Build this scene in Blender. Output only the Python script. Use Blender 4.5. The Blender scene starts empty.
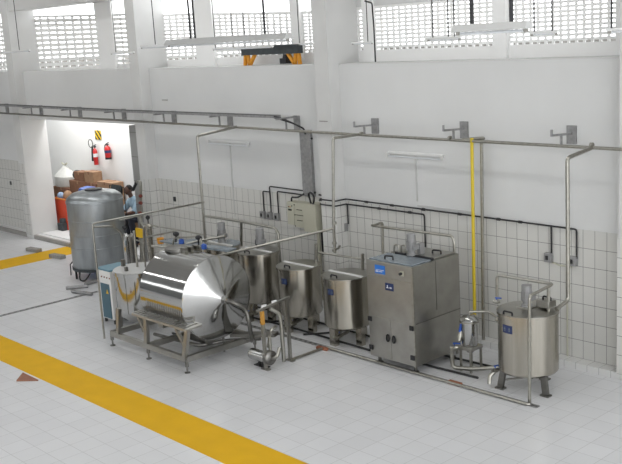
import bpy, math, random
from mathutils import Vector, Matrix
random.seed(7)
C = bpy.context.scene.collection
PI = math.pi
# ------------------------------------------------------------------ camera model
FPX = 967.17; CAM_H = 5.0
YAW, PITCH, ROLL = (math.radians(a) for a in (47.775, 11.64, 3.412))
fw = Vector((-math.sin(YAW)*math.cos(PITCH), math.cos(YAW)*math.cos(PITCH), -math.sin(PITCH)))
rt = Vector((math.cos(YAW), math.sin(YAW), 0)); dn = fw.cross(rt)
r2 = rt*math.cos(ROLL) + dn*math.sin(ROLL); d2 = -rt*math.sin(ROLL) + dn*math.cos(ROLL)
def ray(x, y): return r2*((x-311)/FPX) + d2*((y-232)/FPX) + fw
def FZ(x, y, z=0.0):
    d = ray(x, y); t = (z-CAM_H)/d.z; return Vector((d.x*t, d.y*t, z))
def FY(x, y, Y):
    d = ray(x, y); t = Y/d.y; return Vector((d.x*t, Y, CAM_H+d.z*t))
def FX(x, y, X):
    d = ray(x, y); t = X/d.x; return Vector((X, d.y*t, CAM_H+d.z*t))
cam = bpy.data.cameras.new('camera'); camo = bpy.data.objects.new('camera', cam); C.objects.link(camo)
cam.sensor_width = 36; cam.lens = FPX*36/622; cam.clip_end = 300; cam.clip_start = .05
m = Matrix((r2, -d2, -fw)).transposed().to_4x4(); m.translation = Vector((0, 0, CAM_H)); camo.matrix_world = m
bpy.context.scene.camera = camo
# ------------------------------------------------------------------ materials
def nt(name):
    m = bpy.data.materials.new(name); m.use_nodes = True
    return m, m.node_tree.nodes, m.node_tree.links, m.node_tree.nodes['Principled BSDF']
def mat(name, col, rough=.5, metal=0.0, noise=0.0, nscale=8, bump=0.0, stretch=None, coat=0.0, spec=None):
    m, N, L, b = nt(name)
    b.inputs['Base Color'].default_value = (*col, 1); b.inputs['Roughness'].default_value = rough
    b.inputs['Metallic'].default_value = metal; b.inputs['Coat Weight'].default_value = coat
    if spec is not None: b.inputs['Specular IOR Level'].default_value = spec
    tc = N.new('ShaderNodeTexCoord'); no = N.new('ShaderNodeTexNoise'); no.inputs['Scale'].default_value = nscale
    no.inputs['Detail'].default_value = 4
    mp = N.new('ShaderNodeMapping'); mp.inputs['Scale'].default_value = stretch or (1, 1, 1)
    L.new(tc.outputs['Object'], mp.inputs['Vector']); L.new(mp.outputs['Vector'], no.inputs['Vector'])
    rp = N.new('ShaderNodeMapRange'); rp.inputs['From Min'].default_value = .3; rp.inputs['From Max'].default_value = .7
    k = max(noise, .02)
    rp.inputs['To Min'].default_value = 1-k; rp.inputs['To Max'].default_value = 1+k*.4
    L.new(no.outputs['Fac'], rp.inputs['Value'])
    mx = N.new('ShaderNodeVectorMath'); mx.operation = 'SCALE'; mx.inputs[0].default_value = col
    L.new(rp.outputs['Result'], mx.inputs['Scale']); L.new(mx.outputs['Vector'], b.inputs['Base Color'])
    if bump:
        bp = N.new('ShaderNodeBump'); bp.inputs['Strength'].default_value = bump; bp.inputs['Distance'].default_value = .01
        L.new(no.outputs['Fac'], bp.inputs['Height']); L.new(bp.outputs['Normal'], b.inputs['Normal'])
    return m
def tiles(name, col, grout, w, h, mort, axes, phase, rough=.35, var=.05):
    """rectangular tiles; axes picks which object axes run across and up"""
    m, N, L, b = nt(name)
    tc = N.new('ShaderNodeTexCoord'); sp = N.new('ShaderNodeSeparateXYZ'); cb = N.new('ShaderNodeCombineXYZ')
    L.new(tc.outputs['Object'], sp.inputs[0])
    if axes == 'sum':      # works on faces turned to x or to y alike
        ad = N.new('ShaderNodeMath'); ad.operation = 'ADD'; L.new(sp.outputs['X'], ad.inputs[0]); L.new(sp.outputs['Y'], ad.inputs[1])
        srcs = (ad.outputs[0], sp.outputs['Z'])
    else: srcs = (sp.outputs[axes[0]], sp.outputs[axes[1]])
    for i, s in enumerate(srcs):
        a = N.new('ShaderNodeMath'); a.operation = 'SUBTRACT'; L.new(s, a.inputs[0]); a.inputs[1].default_value = phase[i] - 400*(w, h)[i]
        L.new(a.outputs[0], cb.inputs[i])
    br = N.new('ShaderNodeTexBrick'); br.offset = 0; br.squash = 1
    br.inputs['Scale'].default_value = 1; br.inputs['Brick Width'].default_value = w; br.inputs['Row Height'].default_value = h
    br.inputs['Mortar Size'].default_value = mort; br.inputs['Mortar Smooth'].default_value = .1; br.inputs['Bias'].default_value = 0
    br.inputs['Color1'].default_value = (*col, 1); br.inputs['Color2'].default_value = (*[c*(1-var) for c in col], 1)
    br.inputs['Mortar'].default_value = (*grout, 1)
    L.new(cb.outputs[0], br.inputs['Vector'])
    no = N.new('ShaderNodeTexNoise'); no.inputs['Scale'].default_value = 1.3; no.inputs['Detail'].default_value = 5
    L.new(tc.outputs['Object'], no.inputs['Vector'])
    rp = N.new('ShaderNodeMapRange'); rp.inputs['To Min'].default_value = .93; rp.inputs['To Max'].default_value = 1.05
    L.new(no.outputs['Fac'], rp.inputs['Value'])
    mx = N.new('ShaderNodeVectorMath'); mx.operation = 'SCALE'; L.new(br.outputs['Color'], mx.inputs[0]); L.new(rp.outputs['Result'], mx.inputs['Scale'])
    L.new(mx.outputs['Vector'], b.inputs['Base Color']); b.inputs['Roughness'].default_value = rough
    bp = N.new('ShaderNodeBump'); bp.inputs['Strength'].default_value = .3; bp.inputs['Distance'].default_value = .003; bp.invert = True
    L.new(br.outputs['Fac'], bp.inputs['Height']); L.new(bp.outputs['Normal'], b.inputs['Normal'])
    return m
def stripes(name, c1, c2, scale, ang):
    m, N, L, b = nt(name)
    tc = N.new('ShaderNodeTexCoord'); mp = N.new('ShaderNodeMapping'); mp.inputs['Rotation'].default_value = (0, ang, 0)
    w = N.new('ShaderNodeTexWave'); w.wave_profile = 'SIN'; w.bands_direction = 'X'; w.inputs['Scale'].default_value = scale
    cr = N.new('ShaderNodeValToRGB'); cr.color_ramp.interpolation = 'CONSTANT'
    cr.color_ramp.elements[0].color = (*c1, 1); cr.color_ramp.elements[1].position = .5; cr.color_ramp.elements[1].color = (*c2, 1)
    L.new(tc.outputs['Object'], mp.inputs[0]); L.new(mp.outputs[0], w.inputs['Vector']); L.new(w.outputs['Fac'], cr.inputs[0])
    L.new(cr.outputs[0], b.inputs['Base Color']); return m
M = dict(
 floor=tiles('floor_tiles', (.66, .665, .68), (.44, .44, .44), .331, .3235, .0035, 'XY', (-5.85, 5.42), .32, .05),
 walltile=tiles('wall_tiles', (.63, .625, .595), (.17, .17, .165), .1885, .277, .0036, 'XZ', (-7.35, .1), .25, .03),
 piertile=tiles('pier_tiles', (.66, .655, .63), (.17, .17, .165), .1885, .277, .0036, 'sum', (0, .1), .25, .03),
 curbtile=tiles('curb_tiles', (.66, .66, .65), (.25, .25, .25), .1885, .6, .003, 'XZ', (-7.35, -.2), .3, .04),
 blockface=tiles('block_face', (.33, .33, .32), (.16, .16, .15), .6, .55, .006, 'XZ', (-18.2, .3), .8, .06),
 plaster=mat('white_plaster', (.66, .665, .66), .9, noise=.05, nscale=.8),
 plaster2=mat('bright_plaster', (.88, .88, .87), .9, noise=.04, nscale=.8),
 pier=mat('pillar_plaster', (.62, .62, .61), .9, noise=.06, nscale=1.2),
 outer=mat('outer_concrete', (.32, .31, .29), .9, noise=.1, nscale=3),
 yellowband=mat('yellow_floor_paint', (.70, .40, .008), .6, spec=.15, noise=.06, nscale=3),
 steel=mat('brushed_steel', (.45, .425, .37), .22, 1, noise=.22, nscale=9, stretch=(1, 1, .06)),
 steelbox=mat('satin_steel_sheet', (.38, .37, .34), .3, 1, noise=.12, nscale=5),
 steeldark=mat('dull_steel', (.22, .215, .20), .38, 1, noise=.15, nscale=9),
 mirror=mat('mirror_steel', (.46, .46, .45), .10, 1, noise=.05, nscale=3, bump=.3),
 pipe=mat('steel_pipe', (.38, .37, .33), .3, 1, noise=.15, nscale=20),
 galv=mat('galvanized', (.36, .36, .36), .5, .75, noise=.2, nscale=18),
 galvtank=mat('galvanized_tank', (.40, .425, .44), .34, .9, noise=.22, nscale=6, stretch=(1, 1, .25)),
 black=mat('black_plastic', (.012, .012, .014), .45), conduit=mat('black_conduit', (.02, .02, .022), .5),
 blue=mat('blue_plastic', (.03, .10, .42), .4), navy=mat('navy_plate', (.015, .03, .11), .4),
 white=mat('white_enamel', (.75, .75, .74), .4), label=mat('white_print', (.72, .74, .76), .6),
 film=mat('pale_blue_film', (.27, .32, .36), .25, .35, noise=.25, nscale=14),
 bluegrey=mat('blue_grey_paint', (.05, .12, .16), .4), paleblue=mat('pale_blue_paint', (.10, .23, .30), .4),
 sticker=mat('blue_sticker', (.02, .16, .55), .4),
 beige=mat('beige_enamel', (.47, .46, .37), .45), yellowpipe=mat('yellow_pipe_paint', (.62, .47, .02), .4),
 yellow=mat('yellow_paint', (.80, .50, .02), .5), orange=mat('orange_paint', (.72, .30, .015), .5),
 redp=mat('red_paint', (.50, .02, .02), .35), orangered=mat('orange_red_plastic', (.62, .055, .015), .45),
 card=mat('cardboard', (.23, .115, .065), .9, noise=.2, nscale=9), card2=mat('pale_cardboard', (.36, .22, .13), .9, noise=.2, nscale=9),
 brick=mat('red_brick', (.28, .11, .06), .9, noise=.2, nscale=30), terracotta=mat('terracotta', (.30, .14, .09), .85, noise=.15, nscale=30),
 greybrick=mat('grey_brick', (.30, .29, .27), .9, noise=.2, nscale=20), grate=mat('drain_grating', (.18, .18, .17), .5, .6),
 gap=mat('dark_gap', (.03, .03, .03), .9), drainbase=mat('drain_shadow', (.11, .11, .11), .8), bag=mat('translucent_bag', (.66, .66, .63), .5, noise=.1, nscale=9),
 bagblue=mat('pale_blue_bag', (.30, .42, .60), .5, noise=.2, nscale=20),
 motor=mat('grey_motor_paint', (.30, .30, .30), .42, .2, noise=.1, nscale=12), skin=mat('dark_skin', (.09, .04, .025), .55),
 hair=mat('black_hair', (.01, .008, .007), .8), shirt=mat('light_blue_shirt', (.30, .42, .52), .85, noise=.15, nscale=12),
 trousers=mat('dark_trousers', (.015, .018, .03), .85), greycloth=mat('dark_grey_cloth', (.06, .07, .075), .9, noise=.3, nscale=8),
 brightbar=mat('bright_bar_steel', (.42, .41, .38), .38, .85), reflector=mat('grey_reflector', (.45, .45, .44), .5), duct=mat('pvc_duct', (.52, .52, .51), .5),
 hazard=stripes('hazard_stripes', (.80, .55, .01), (.02, .02, .02), 2.6, PI/4),
 ochre=mat('ochre_tape', (.50, .25, .04), .6), red=mat('red_knob', (.16, .03, .02), .45),
)
# ------------------------------------------------------------------ mesh builder
class MB:
    def __init__(s): s.v = []; s.f = []
    def box(s, c, d, rz=0.0):
        n = len(s.v); c = Vector(c); cz, sz = math.cos(rz), math.sin(rz)
        for z in (-.5, .5):
            for x, y in ((-.5, -.5), (.5, -.5), (.5, .5), (-.5, .5)):
                X, Y = x*d[0], y*d[1]; s.v.append(c + Vector((X*cz-Y*sz, X*sz+Y*cz, z*d[2])))
        s.f += [[n+i for i in q] for q in ((3, 2, 1, 0), (4, 5, 6, 7), (0, 1, 5, 4), (1, 2, 6, 5), (2, 3, 7, 6), (3, 0, 4, 7))]
        return s
    def b2(s, a, b):
        a, b = Vector(a), Vector(b); d = b-a
        return s.box((a+b)/2, [abs(k) for k in d])
    def lathe(s, prof, org=(0, 0, 0), axis='Z', n=32, cap=True, rot=0):
        """prof = (radius, height) pairs from bottom to top"""
        k = len(s.v); org = Vector(org)
        for r, h in prof:
            for i in range(n):
                a = 2*PI*i/n + rot; u, w = r*math.cos(a), r*math.sin(a)
                p = {'Z': (u, w, h), 'X': (h, u, w), 'Y': (w, h, u)}[axis]; s.v.append(org+Vector(p))
        for j in range(len(prof)-1):
            for i in range(n):
                a, b = k+j*n+i, k+j*n+(i+1) % n; s.f.append([a, b, b+n, a+n])
        if cap:
            s.f.append([k+i for i in range(n)][::-1]); s.f.append([k+(len(prof)-1)*n+i for i in range(n)])
        return s
    def tube(s, pts, r, n=10, bend=0.0, closed=False):
        P = [Vector(p) for p in pts]
        if bend and len(P) > 2:
            Q = [P[0]]
            for i in range(1, len(P)-1):
                a, b = P[i-1]-P[i], P[i+1]-P[i]; L = min(bend, a.length*.45, b.length*.45)
                A, B = P[i]+a.normalized()*L, P[i]+b.normalized()*L
                for t in (0, .2, .4, .6, .8, 1): Q.append(A*(1-t)**2 + P[i]*2*t*(1-t) + B*t*t)
            P = Q + [P[-1]]
        k = len(s.v); m_ = len(P)
        t0 = (P[1]-P[0]).normalized(); up = Vector((0, 0, 1)) if abs(t0.z) < .9 else Vector((1, 0, 0))
        u = t0.cross(up).normalized()
        for i, p in enumerate(P):
            if closed: t = (P[(i+1) % m_]-P[i-1]).normalized()
            else: t = ((P[min(i+1, m_-1)]-p).normalized() + (p-P[max(i-1, 0)]).normalized()).normalized()
            u = (u - t*u.dot(t)).normalized(); w = t.cross(u)
            rr = r[i] if isinstance(r, (list, tuple)) else r
            for j in range(n): s.v.append(p + u*rr*math.cos(2*PI*j/n) + w*rr*math.sin(2*PI*j/n))
        for i in range(m_ if closed else m_-1):
            for j in range(n):
                a, b = k+i*n+j, k+i*n+(j+1) % n; c, d = k+((i+1) % m_)*n+j, k+((i+1) % m_)*n+(j+1) % n
                s.f.append([a, b, d, c])
        if not closed:
            s.f.append([k+j for j in range(n)][::-1]); s.f.append([k+(m_-1)*n+j for j in range(n)])
        return s
    def bar(s, a, b, w, h=None):
        """square bar from a to b"""
        a, b = Vector(a), Vector(b); h = h or w; t = (b-a).normalized()
        up = Vector((0, 0, 1)) if abs(t.z) < .9 else Vector((0, 1, 0)); u = t.cross(up).normalized(); q = u.cross(t)
        n = len(s.v)
        for p in (a, b):
            for i, j in ((-1, -1), (1, -1), (1, 1), (-1, 1)): s.v.append(p + u*i*w/2 + q*j*h/2)
        s.f += [[n+i for i in q] for q in ((3, 2, 1, 0), (4, 5, 6, 7), (0, 1, 5, 4), (1, 2, 6, 5), (2, 3, 7, 6), (3, 0, 4, 7))]
        return s
    def prism(s, poly, a, b, axis='Z'):
        n = len(s.v); k = len(poly)
        for h in (a, b):
            for x, y in poly: s.v.append(Vector({'Z': (x, y, h), 'Y': (x, h, y), 'X': (h, x, y)}[axis]))
        s.f.append([n+i for i in range(k)][::-1]); s.f.append([n+k+i for i in range(k)])
        for i in range(k): j = (i+1) % k; s.f.append([n+i, n+j, n+k+j, n+k+i])
        return s
    def ball(s, c, r, n=14, sc=(1, 1, 1)):
        k = len(s.v); c = Vector(c); m_ = n//2
        for j in range(1, m_):
            t = PI*j/m_
            for i in range(n):
                a = 2*PI*i/n; s.v.append(c+Vector((r*math.sin(t)*math.cos(a)*sc[0], r*math.sin(t)*math.sin(a)*sc[1], -r*math.cos(t)*sc[2])))
        for j in range(m_-2):
            for i in range(n): a, b = k+j*n+i, k+j*n+(i+1) % n; s.f.append([a, b, b+n, a+n])
        s.v += [c-Vector((0, 0, r*sc[2])), c+Vector((0, 0, r*sc[2]))]; e = len(s.v)
        for i in range(n):
            s.f.append([k+(i+1) % n, k+i, e-2]); s.f.append([k+(m_-2)*n+i, k+(m_-2)*n+(i+1) % n, e-1])
        return s
def wloc(o):
    v = Vector((0, 0, 0))
    while o: v += o.location; o = o.parent
    return v
def obj(name, mb, material, parent=None, bevel=0, angle=35):
    base = wloc(parent)
    if parent is None:
        xs = [v.x for v in mb.v]; ys = [v.y for v in mb.v]; zs = [v.z for v in mb.v]
        base = Vector(((min(xs)+max(xs))/2, (min(ys)+max(ys))/2, min(zs)))
    me = bpy.data.meshes.new(name); me.from_pydata([v-base for v in mb.v], [], mb.f); me.update()
    me.materials.append(M[material] if isinstance(material, str) else material)
    for p in me.polygons: p.use_smooth = True
    me.set_sharp_from_angle(angle=math.radians(angle))
    o = bpy.data.objects.new(name, me); C.objects.link(o)
    if parent: o.parent = parent
    else: o.location = base
    if bevel:
        b = o.modifiers.new('bevel', 'BEVEL'); b.width = bevel; b.segments = 2; b.limit_method = 'ANGLE'
    return o
def split(name, mb, material, parent, bevel=0):
    """one part for every loose piece of the builder"""
    par = list(range(len(mb.v)))
    def find(i):
        while par[i] != i: par[i] = par[par[i]]; i = par[i]
        return i
    for f in mb.f:
        for i in f[1:]: par[find(i)] = find(f[0])
    gs = {}
    for i in range(len(mb.v)): gs.setdefault(find(i), []).append(i)
    out = []
    for g in gs.values():
        ix = {v: k for k, v in enumerate(g)}; q = MB(); q.v = [mb.v[i] for i in g]; q.f = [[ix[i] for i in f] for f in mb.f if f[0] in ix]
        out.append(obj(name, q, material, parent, bevel))
    return out
def tag(o, label, cat, group=None, kind=None):
    o['label'] = label
    if cat: o['category'] = cat
    if group: o['group'] = group
    if kind: o['kind'] = kind
    return o
def thing(name, label, cat, loc, group=None):
    o = bpy.data.objects.new(name, None); C.objects.link(o); o.location = loc; o.empty_display_size = .1
    return tag(o, label, cat, group)
def dup(root, loc, label=None, group=None):
    r = root.copy(); C.objects.link(r); r.location = loc
    if label: r['label'] = label
    if group: r['group'] = group
    for ch in list(root.children):
        c = ch.copy(); C.objects.link(c); c.parent = r
        for g in ch.children:
            d = g.copy(); C.objects.link(d); d.parent = c
    return r
def struct(name, mb, material, label=None, absolute=False):
    """structure meshes keep the world origin so the tile grid lines up"""
    me = bpy.data.meshes.new(name); me.from_pydata(mb.v, [], mb.f); me.update()
    me.materials.append(M[material]); o = bpy.data.objects.new(name, me); C.objects.link(o); o['kind'] = 'structure'
    if label: o['label'] = label
    return o
# ------------------------------------------------------------------ the hall
W = 11.9; PF = 11.65; SILL = 4.44; BK = 12.4; TT = 2.03; CB = .10; CF = 11.68
PR = [-23.95, -18.04, -12.14, -6.30]; PW = .36
struct('floor', MB().b2((-40, -9, -.1), (12, 13.6, 0)), 'floor', 'pale grey square floor tiles')
# lower wall with the doorway between the first two pillars
XL, XR = -40, 9
w = MB()
w.b2((XL, W, 0), (PR[0]-PW, BK, SILL)); w.b2((PR[0]-PW, W, 3.2), (PR[1], BK, SILL)); w.b2((PR[1]-PW, W, 0), (XR, BK, 3.2)); w.b2((PR[1], W, 3.2), (XR, BK, SILL))
struct('wall_back', w, 'plaster', 'white plastered lower wall behind the machines')
# wainscot of tall tiles, 1 cm proud
t = MB(); 
for a, b in ((XL, PR[0]-PW), (PR[1], PR[2]-PW), (PR[2], PR[3]-PW), (PR[3], XR)): t.b2((a, W-.012, CB), (b, W+.001, TT))
struct('trim_1', t, 'walltile', 'white upright wall tiles up to shoulder height')
for i, x in enumerate(PR):
    struct('wall_pillar_%d' % (i+1), MB().b2((x-PW, PF, TT if i > 1 else 0), (x, BK, 7.4)), 'pier', 'square white wall pillar')
    if i == 1: struct('trim_%d' % (i+2), MB().b2((x-PW+.002, PF-.008, CB), (x+.006, W, TT)), 'piertile', 'tiled pillar foot')
    elif i: struct('trim_%d' % (i+2), MB().b2((x-PW-.01, PF-.01, CB), (x+.01, W, TT)), 'piertile', 'tiled pillar foot')
    else: struct('trim_2', MB().b2((x-PW-.01, PF-.01, CB), (x-.02, W, TT)), 'piertile', 'tiled pillar foot')
struct('trim_8', MB().b2((PR[1]-PW-.37, PF+.06, CB), (PR[1]-PW+.001, BK, 3.2)), 'blockface', 'bare grey block pier beside the doorway')
# curb
struct('baseboard_back', MB().b2((XL, CF, 0), (XR, W, CB)), 'curbtile', 'low tiled curb along the foot of the wall')
struct('trim_13', MB().b2((XL, CF-.012, 0), (PR[1]-PW, CF+.06, CB+.004)), 'outer', 'dark worn edge of the step and curb')
# recess behind the doorway
r_ = MB(); r_.b2((-30, W-.02, 0), (PR[1]-.02, 13.6, CB+.02)); struct('floor_recess', r_, 'plaster', 'raised floor of the recess')
r_ = MB(); r_.b2((-30, 13.5, 0), (-16, 13.6, SILL)); r_.b2((-30.1, BK, 0), (-30, 13.6, SILL)); r_.b2((-16.1, BK, 0), (-16, 13.6, SILL))
struct('wall_recess', r_, 'plaster2', 'white back wall of the recess')
a = FY(117.5, 150, 13.3).x; struct('trim_9', MB().b2((a, 13.3, CB), (a+1.5, 13.5, SILL-.1)), 'plaster2', 'white pier in the recess')
# annex roof and parapet beyond the openings
struct('wall_outer', MB().b2((-40, 13.6, 0), (9, 13.75, 4.645)), 'outer', 'outer parapet seen through the lowest block holes')
# openwork block walls set back behind the ledge
def perforated(n, cols, rows, x0, x1, zb0, zb1, zt0, zt1, hw, hh, label):
    """cols: hole centres in x; every bar between holes is real, 3 cm deep"""
    b = MB(); y0, y1 = BK, BK+.03
    def zz(x, k): t = (x-cols[0])/(cols[-1]-cols[0]); return (zb0+(zb1-zb0)*t) + (k/(rows-1))*((zt0+(zt1-zt0)*t)-(zb0+(zb1-zb0)*t))
    ed = [x0]
    for c in cols: ed += [c-hw/2, c+hw/2]
    ed.append(x1)
    def quadbox(xa, xb, za0, za1, zb0_, zb1_):
        k = len(b.v)
        for y in (y0, y1): b.v += [Vector((xa, y, za0)), Vector((xb, y, za1)), Vector((xb, y, zb1_)), Vector((xa, y, zb0_))]
        b.f += [[k+i for i in q] for q in ((0, 1, 2, 3), (7, 6, 5, 4), (0, 4, 5, 1), (1, 5, 6, 2), (2, 6, 7, 3), (3, 7, 4, 0))]
    for i in range(len(ed)-1):
        xa, xb = ed[i], ed[i+1]
        if i % 2 == 0: quadbox(xa, xb, SILL-.03, SILL-.03, zz(xa, rows-1)+.07, zz(xb, rows-1)+.07)
        else:
            lo = [SILL-.03, SILL-.03]
            for k in range(rows):
                za, zb = zz(xa, k)-hh/2, zz(xb, k)-hh/2; quadbox(xa, xb, lo[0], lo[1], za, zb); lo = [zz(xa, k)+hh/2, zz(xb, k)+hh/2]
            quadbox(xa, xb, lo[0], lo[1], zz(xa, rows-1)+.07, zz(xb, rows-1)+.07)
    return struct('window_%d' % n, b, 'plaster2', label)
def lin(a, b, n): return [a+(b-a)*i/(n-1) for i in range(n)]
def colx(pa, ya, pb, yb, n): return lin(FY(pa, ya, BK).x, FY(pb, yb, BK).x, n)
def zat(px, py): return FY(px, py, BK).z
c0 = colx(41.5, 68, 98.5, 65, 8); p = c0[1]-c0[0]
perforated(1, c0, 11, PR[0], c0[-1]+p*.75, zat(41.5, 67.5), zat(98.5, 64.5), zat(34, 18.5), zat(97, 17), p*.76, .042, 'openwork block panel in the far left bay')
c1 = colx(120.5, 60, 127.3, 60, 2)
perforated(2, c1, 11, c1[0]-p*.6, PR[1]-PW, zat(121, 63), zat(128, 63), zat(116, 17), zat(125, 16.5), p*.76, .042, 'narrow openwork strip left of the second pillar')
c2 = colx(169.4, 59, 196.3, 58, 5); p = c2[1]-c2[0]
perforated(3, c2, 12, PR[1], c2[-1]+p*.7, zat(169, 59.3), zat(196.5, 58), zat(165, 17.5), zat(190, 16.8), p*.74, .037, 'openwork panel right of the second pillar')
c3 = colx(219.3, 56.5, 291.6, 53.5, 13); p = c3[1]-c3[0]
perforated(4, c3, 12, c3[0]-p*.7, c3[-1]+p*.7, zat(219, 56.5), zat(292, 53), zat(217, 16.4), zat(290, 15.4), p*.74, .036, 'openwork panel behind the little gantry')
c4 = colx(307.5, 51.5, 313.7, 51, 2); p = c4[1]-c4[0]
perforated(5, c4, 12, c4[0]-p*.9, PR[2]-PW, zat(308, 51.5), zat(313, 51), zat(306, 15), zat(312, 14.7), p*.74, .036, 'narrow openwork strip left of the third pillar')
c5 = colx(356.5, 49.3, 362.8, 49, 2); p = c5[1]-c5[0]
perforated(6, c5, 11, PR[2], c5[-1]+p*.6, zat(357, 49.5), zat(363, 49.5), zat(356, 10.8), zat(362, 10.8), p*.74, .031, 'narrow openwork strip right of the third pillar')
c6 = colx(379, 49, 491, 45, 18); p = c6[1]-c6[0]
zt = zat(378, 9.2)
perforated(7, c6, 11, c6[0]-p*.7, c6[-1]+p*.7, zat(379, 49), zat(491, 45), zt, zt, p*.72, .031, 'wide openwork panel above the steel cabinet')
c7 = colx(512.6, 44, 612.5, 40, 14); p = c7[1]-c7[0]
perforated(8, c7, 11, c7[0]-p*.7, PR[3]-PW, zat(513, 44), zat(612, 40), zt, zt, p*.72, .031, 'wide openwork panel at the right end of the wall')
# slim columns between the panels and plain wall above them
ms = MB()
for xa, xb in ((c0[-1]+.15, c1[0]-.12), (c2[-1]+.08, c3[0]-.08), (c3[-1]+.08, c4[0]-.1), (c5[-1]+.07, c6[0]-.07), (c6[-1]+.07, c7[0]-.07)):
    ms.b2((xa, BK-.06, SILL), (xb, BK+.12, 7.4))
struct('wall_mullions', ms, 'plaster2', 'slim plastered columns between the openwork panels')
up = MB().b2((PR[2], BK-.01, zt+.06), (PR[3]-PW, BK+.12, 7.4))
up.b2((PR[3], BK-.01, SILL), (XR, BK+.12, 7.4)); up.b2((XL, BK-.01, SILL), (PR[0]-PW-3.2, BK+.12, 7.4))
struct('wall_upper', up, 'plaster', 'plain wall above the openwork')
zb = FY(32, 10.5, BK).z
struct('beam_1', MB().b2((PR[0]-PW-6, PF+.05, zb), (PR[1]-PW, BK, zb+.5)), 'pier', 'concrete lintel beam')
# far left beyond first pillar: another openwork stretch
c8 = lin(PR[0]-PW-2.0, PR[0]-PW-.2, 9)
perforated(9, c8, 11, PR[0]-PW-3.2, PR[0]-PW, 4.5, 4.5, 5.7, 5.7, .17, .062, 'openwork seen left of the first pillar')
# sill line: thin stained strip
struct('trim_10', MB().b2((PR[2], W-.006, SILL-.012), (PR[3]-PW, W+.02, SILL+.004)), 'ochre' if False else 'pier', 'sill edge')
# rest of the hall around the camera
struct('ceiling', MB().b2((-40, -9, 7.4), (5, 12.6, 7.55)), 'plaster', 'white ceiling')
struct('wall_left', MB().b2((-40.1, -9, 0), (-40, 12.4, 7.4)), 'plaster')
struct('wall_front', MB().b2((-40, -9.1, 0), (9, -9, 5.6)), 'plaster')
# markings and drains
struct('trim_11', MB().b2((-26, 6.38, -.02), (-2, 7.03, .0025)), 'yellowband', 'yellow walkway band in the foreground')
struct('trim_12', MB().b2((-22.2, 2, -.02), (-21.25, 12.0, .0025)), 'yellowband', 'yellow band towards the doorway')
def grating(name, a, b, wid, label):
    a, b = Vector(a), Vector(b); d = (b-a); L = d.length; d.normalize(); n_ = Vector((-d.y, d.x, 0))
    g = MB().bar(a+Vector((0, 0, .001)), b+Vector((0, 0, .001)), wid, .004); o = tag(obj(name, g, 'drainbase'), label, 'drain')
    e = MB()
    for s_ in (-1, 1): e.bar(a+n_*s_*wid/2+Vector((0, 0, .004)), b+n_*s_*wid/2+Vector((0, 0, .004)), .018, .012)
    for k in range(int(L/.12)): 
        q = a+d*(k+.5)*.12; e.bar(q-n_*wid/2+Vector((0, 0, .004)), q+n_*wid/2+Vector((0, 0, .004)), .06, .008)
    obj('grate', e, 'galv', o); return o
grating('floor_drain', (-13.4, 10.15, 0), (-6.95, 10.15, 0), .07, 'long narrow grated drain in the floor in front of the steel cabinet and tanks')
grating('floor_drain', (-17.42, 3.0, 0), (-17.42, 9.75, 0), .07, 'dark grated drain running from the left edge towards the big grey tank')
# ------------------------------------------------------------------ pipes and wall services
def pp(pts): return [Vector(p) for p in pts]
def pipe(name, pts, r, mt, label, cat='pipe', bend=.06, group=None, clamps=()):
    P = pp(pts)
    o = tag(obj(name, MB().tube(P, r, 10, bend), mt), label, cat, group)
    for c in clamps:
        q = Vector(c); 
        obj('clamp', MB().lathe([(r*1.7, -.02), (r*1.7, .02)], q, 'X' if True else 'Z', 12), mt, o)
    return o
HX = 11.62; HZ = 3.27
pipe('overhead_pipe', [(-27, HX, 3.375), (-16, HX, 3.30), (-11.34, HX, 3.265), (-5.5, HX, 3.245)], .024, 'pipe',
     'long slim steel header pipe hung along the whole wall above the machines', bend=0, clamps=[(x, HX, 3.28) for x in (-15, -11.4, -9.5, -7.05)])
xb_ = -11.36
TA_, TB_, TC2 = FY(-30, 104.2, 11.5), FY(122, 111.8, 11.5), FY(284, 117.8, 11.5)
plates = [(7, 109), (41, 111), (80, 114), (124, 117), (174, 119), (230, 122), (297, 127), (375, 127), (464, 131), (571.5, 136)]
names = ['at the far left edge', 'left of the hazard sign', 'above the fire extinguishers', 'left of the second pillar', 'right of the second pillar', 'above the pale wall lamp behind the mixers',
         'at the end of the cable tray', 'left of the wall lamp over the cabinet', 'beside the yellow pipe', 'nearest the right end of the wall']
for i, (px, py) in enumerate(plates):
    q = FY(px, py, W-.02); x = q.x
    if abs(x-PR[0]+.2) < .25 : x = q.x
    b = thing('pipe_bracket', 'grey steel wall bracket carrying the header pipe, ' + names[i], 'bracket', (x, W, 3.37), 'pipe brackets along the wall')
    yb = PF if any(P_-PW < x < P_ for P_ in PR) else W
    za = FY(px, py, 11.75).z+.045 if x > -13 else 0
    if not za:
        p_, q_ = (TA_, TB_) if x < TB_.x else (TB_, TC2); za = p_.z+(q_.z-p_.z)*(x-p_.x)/(q_.x-p_.x)-.02
    hzx = 3.375+(3.30-3.375)*(x+27)/11 if x < -16 else (3.30+(3.265-3.30)*(x+16)/4.64 if x < -11.34 else 3.265-.02*(x+11.34)/5.84)
    zc_ = (za+hzx)/2 if x < -13 else za-.045
    obj('wall_plate', MB().b2((x-.075, yb-.03, zc_-.13), (x+.075, yb, zc_+.13)), 'galv', b)
    ar = MB().bar((x, yb-.02, za-.03 if x > -13 else za), (x, 11.38, za), .03)
    if x > -13: ar.bar((x, 11.385, za-.01), (x, 11.385, za+.08), .025)
    obj('arm', ar, 'galv', b)
    obj('hanger', MB().bar((x, HX, za), (x, HX, hzx+.02), .028), 'galv', b)
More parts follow.
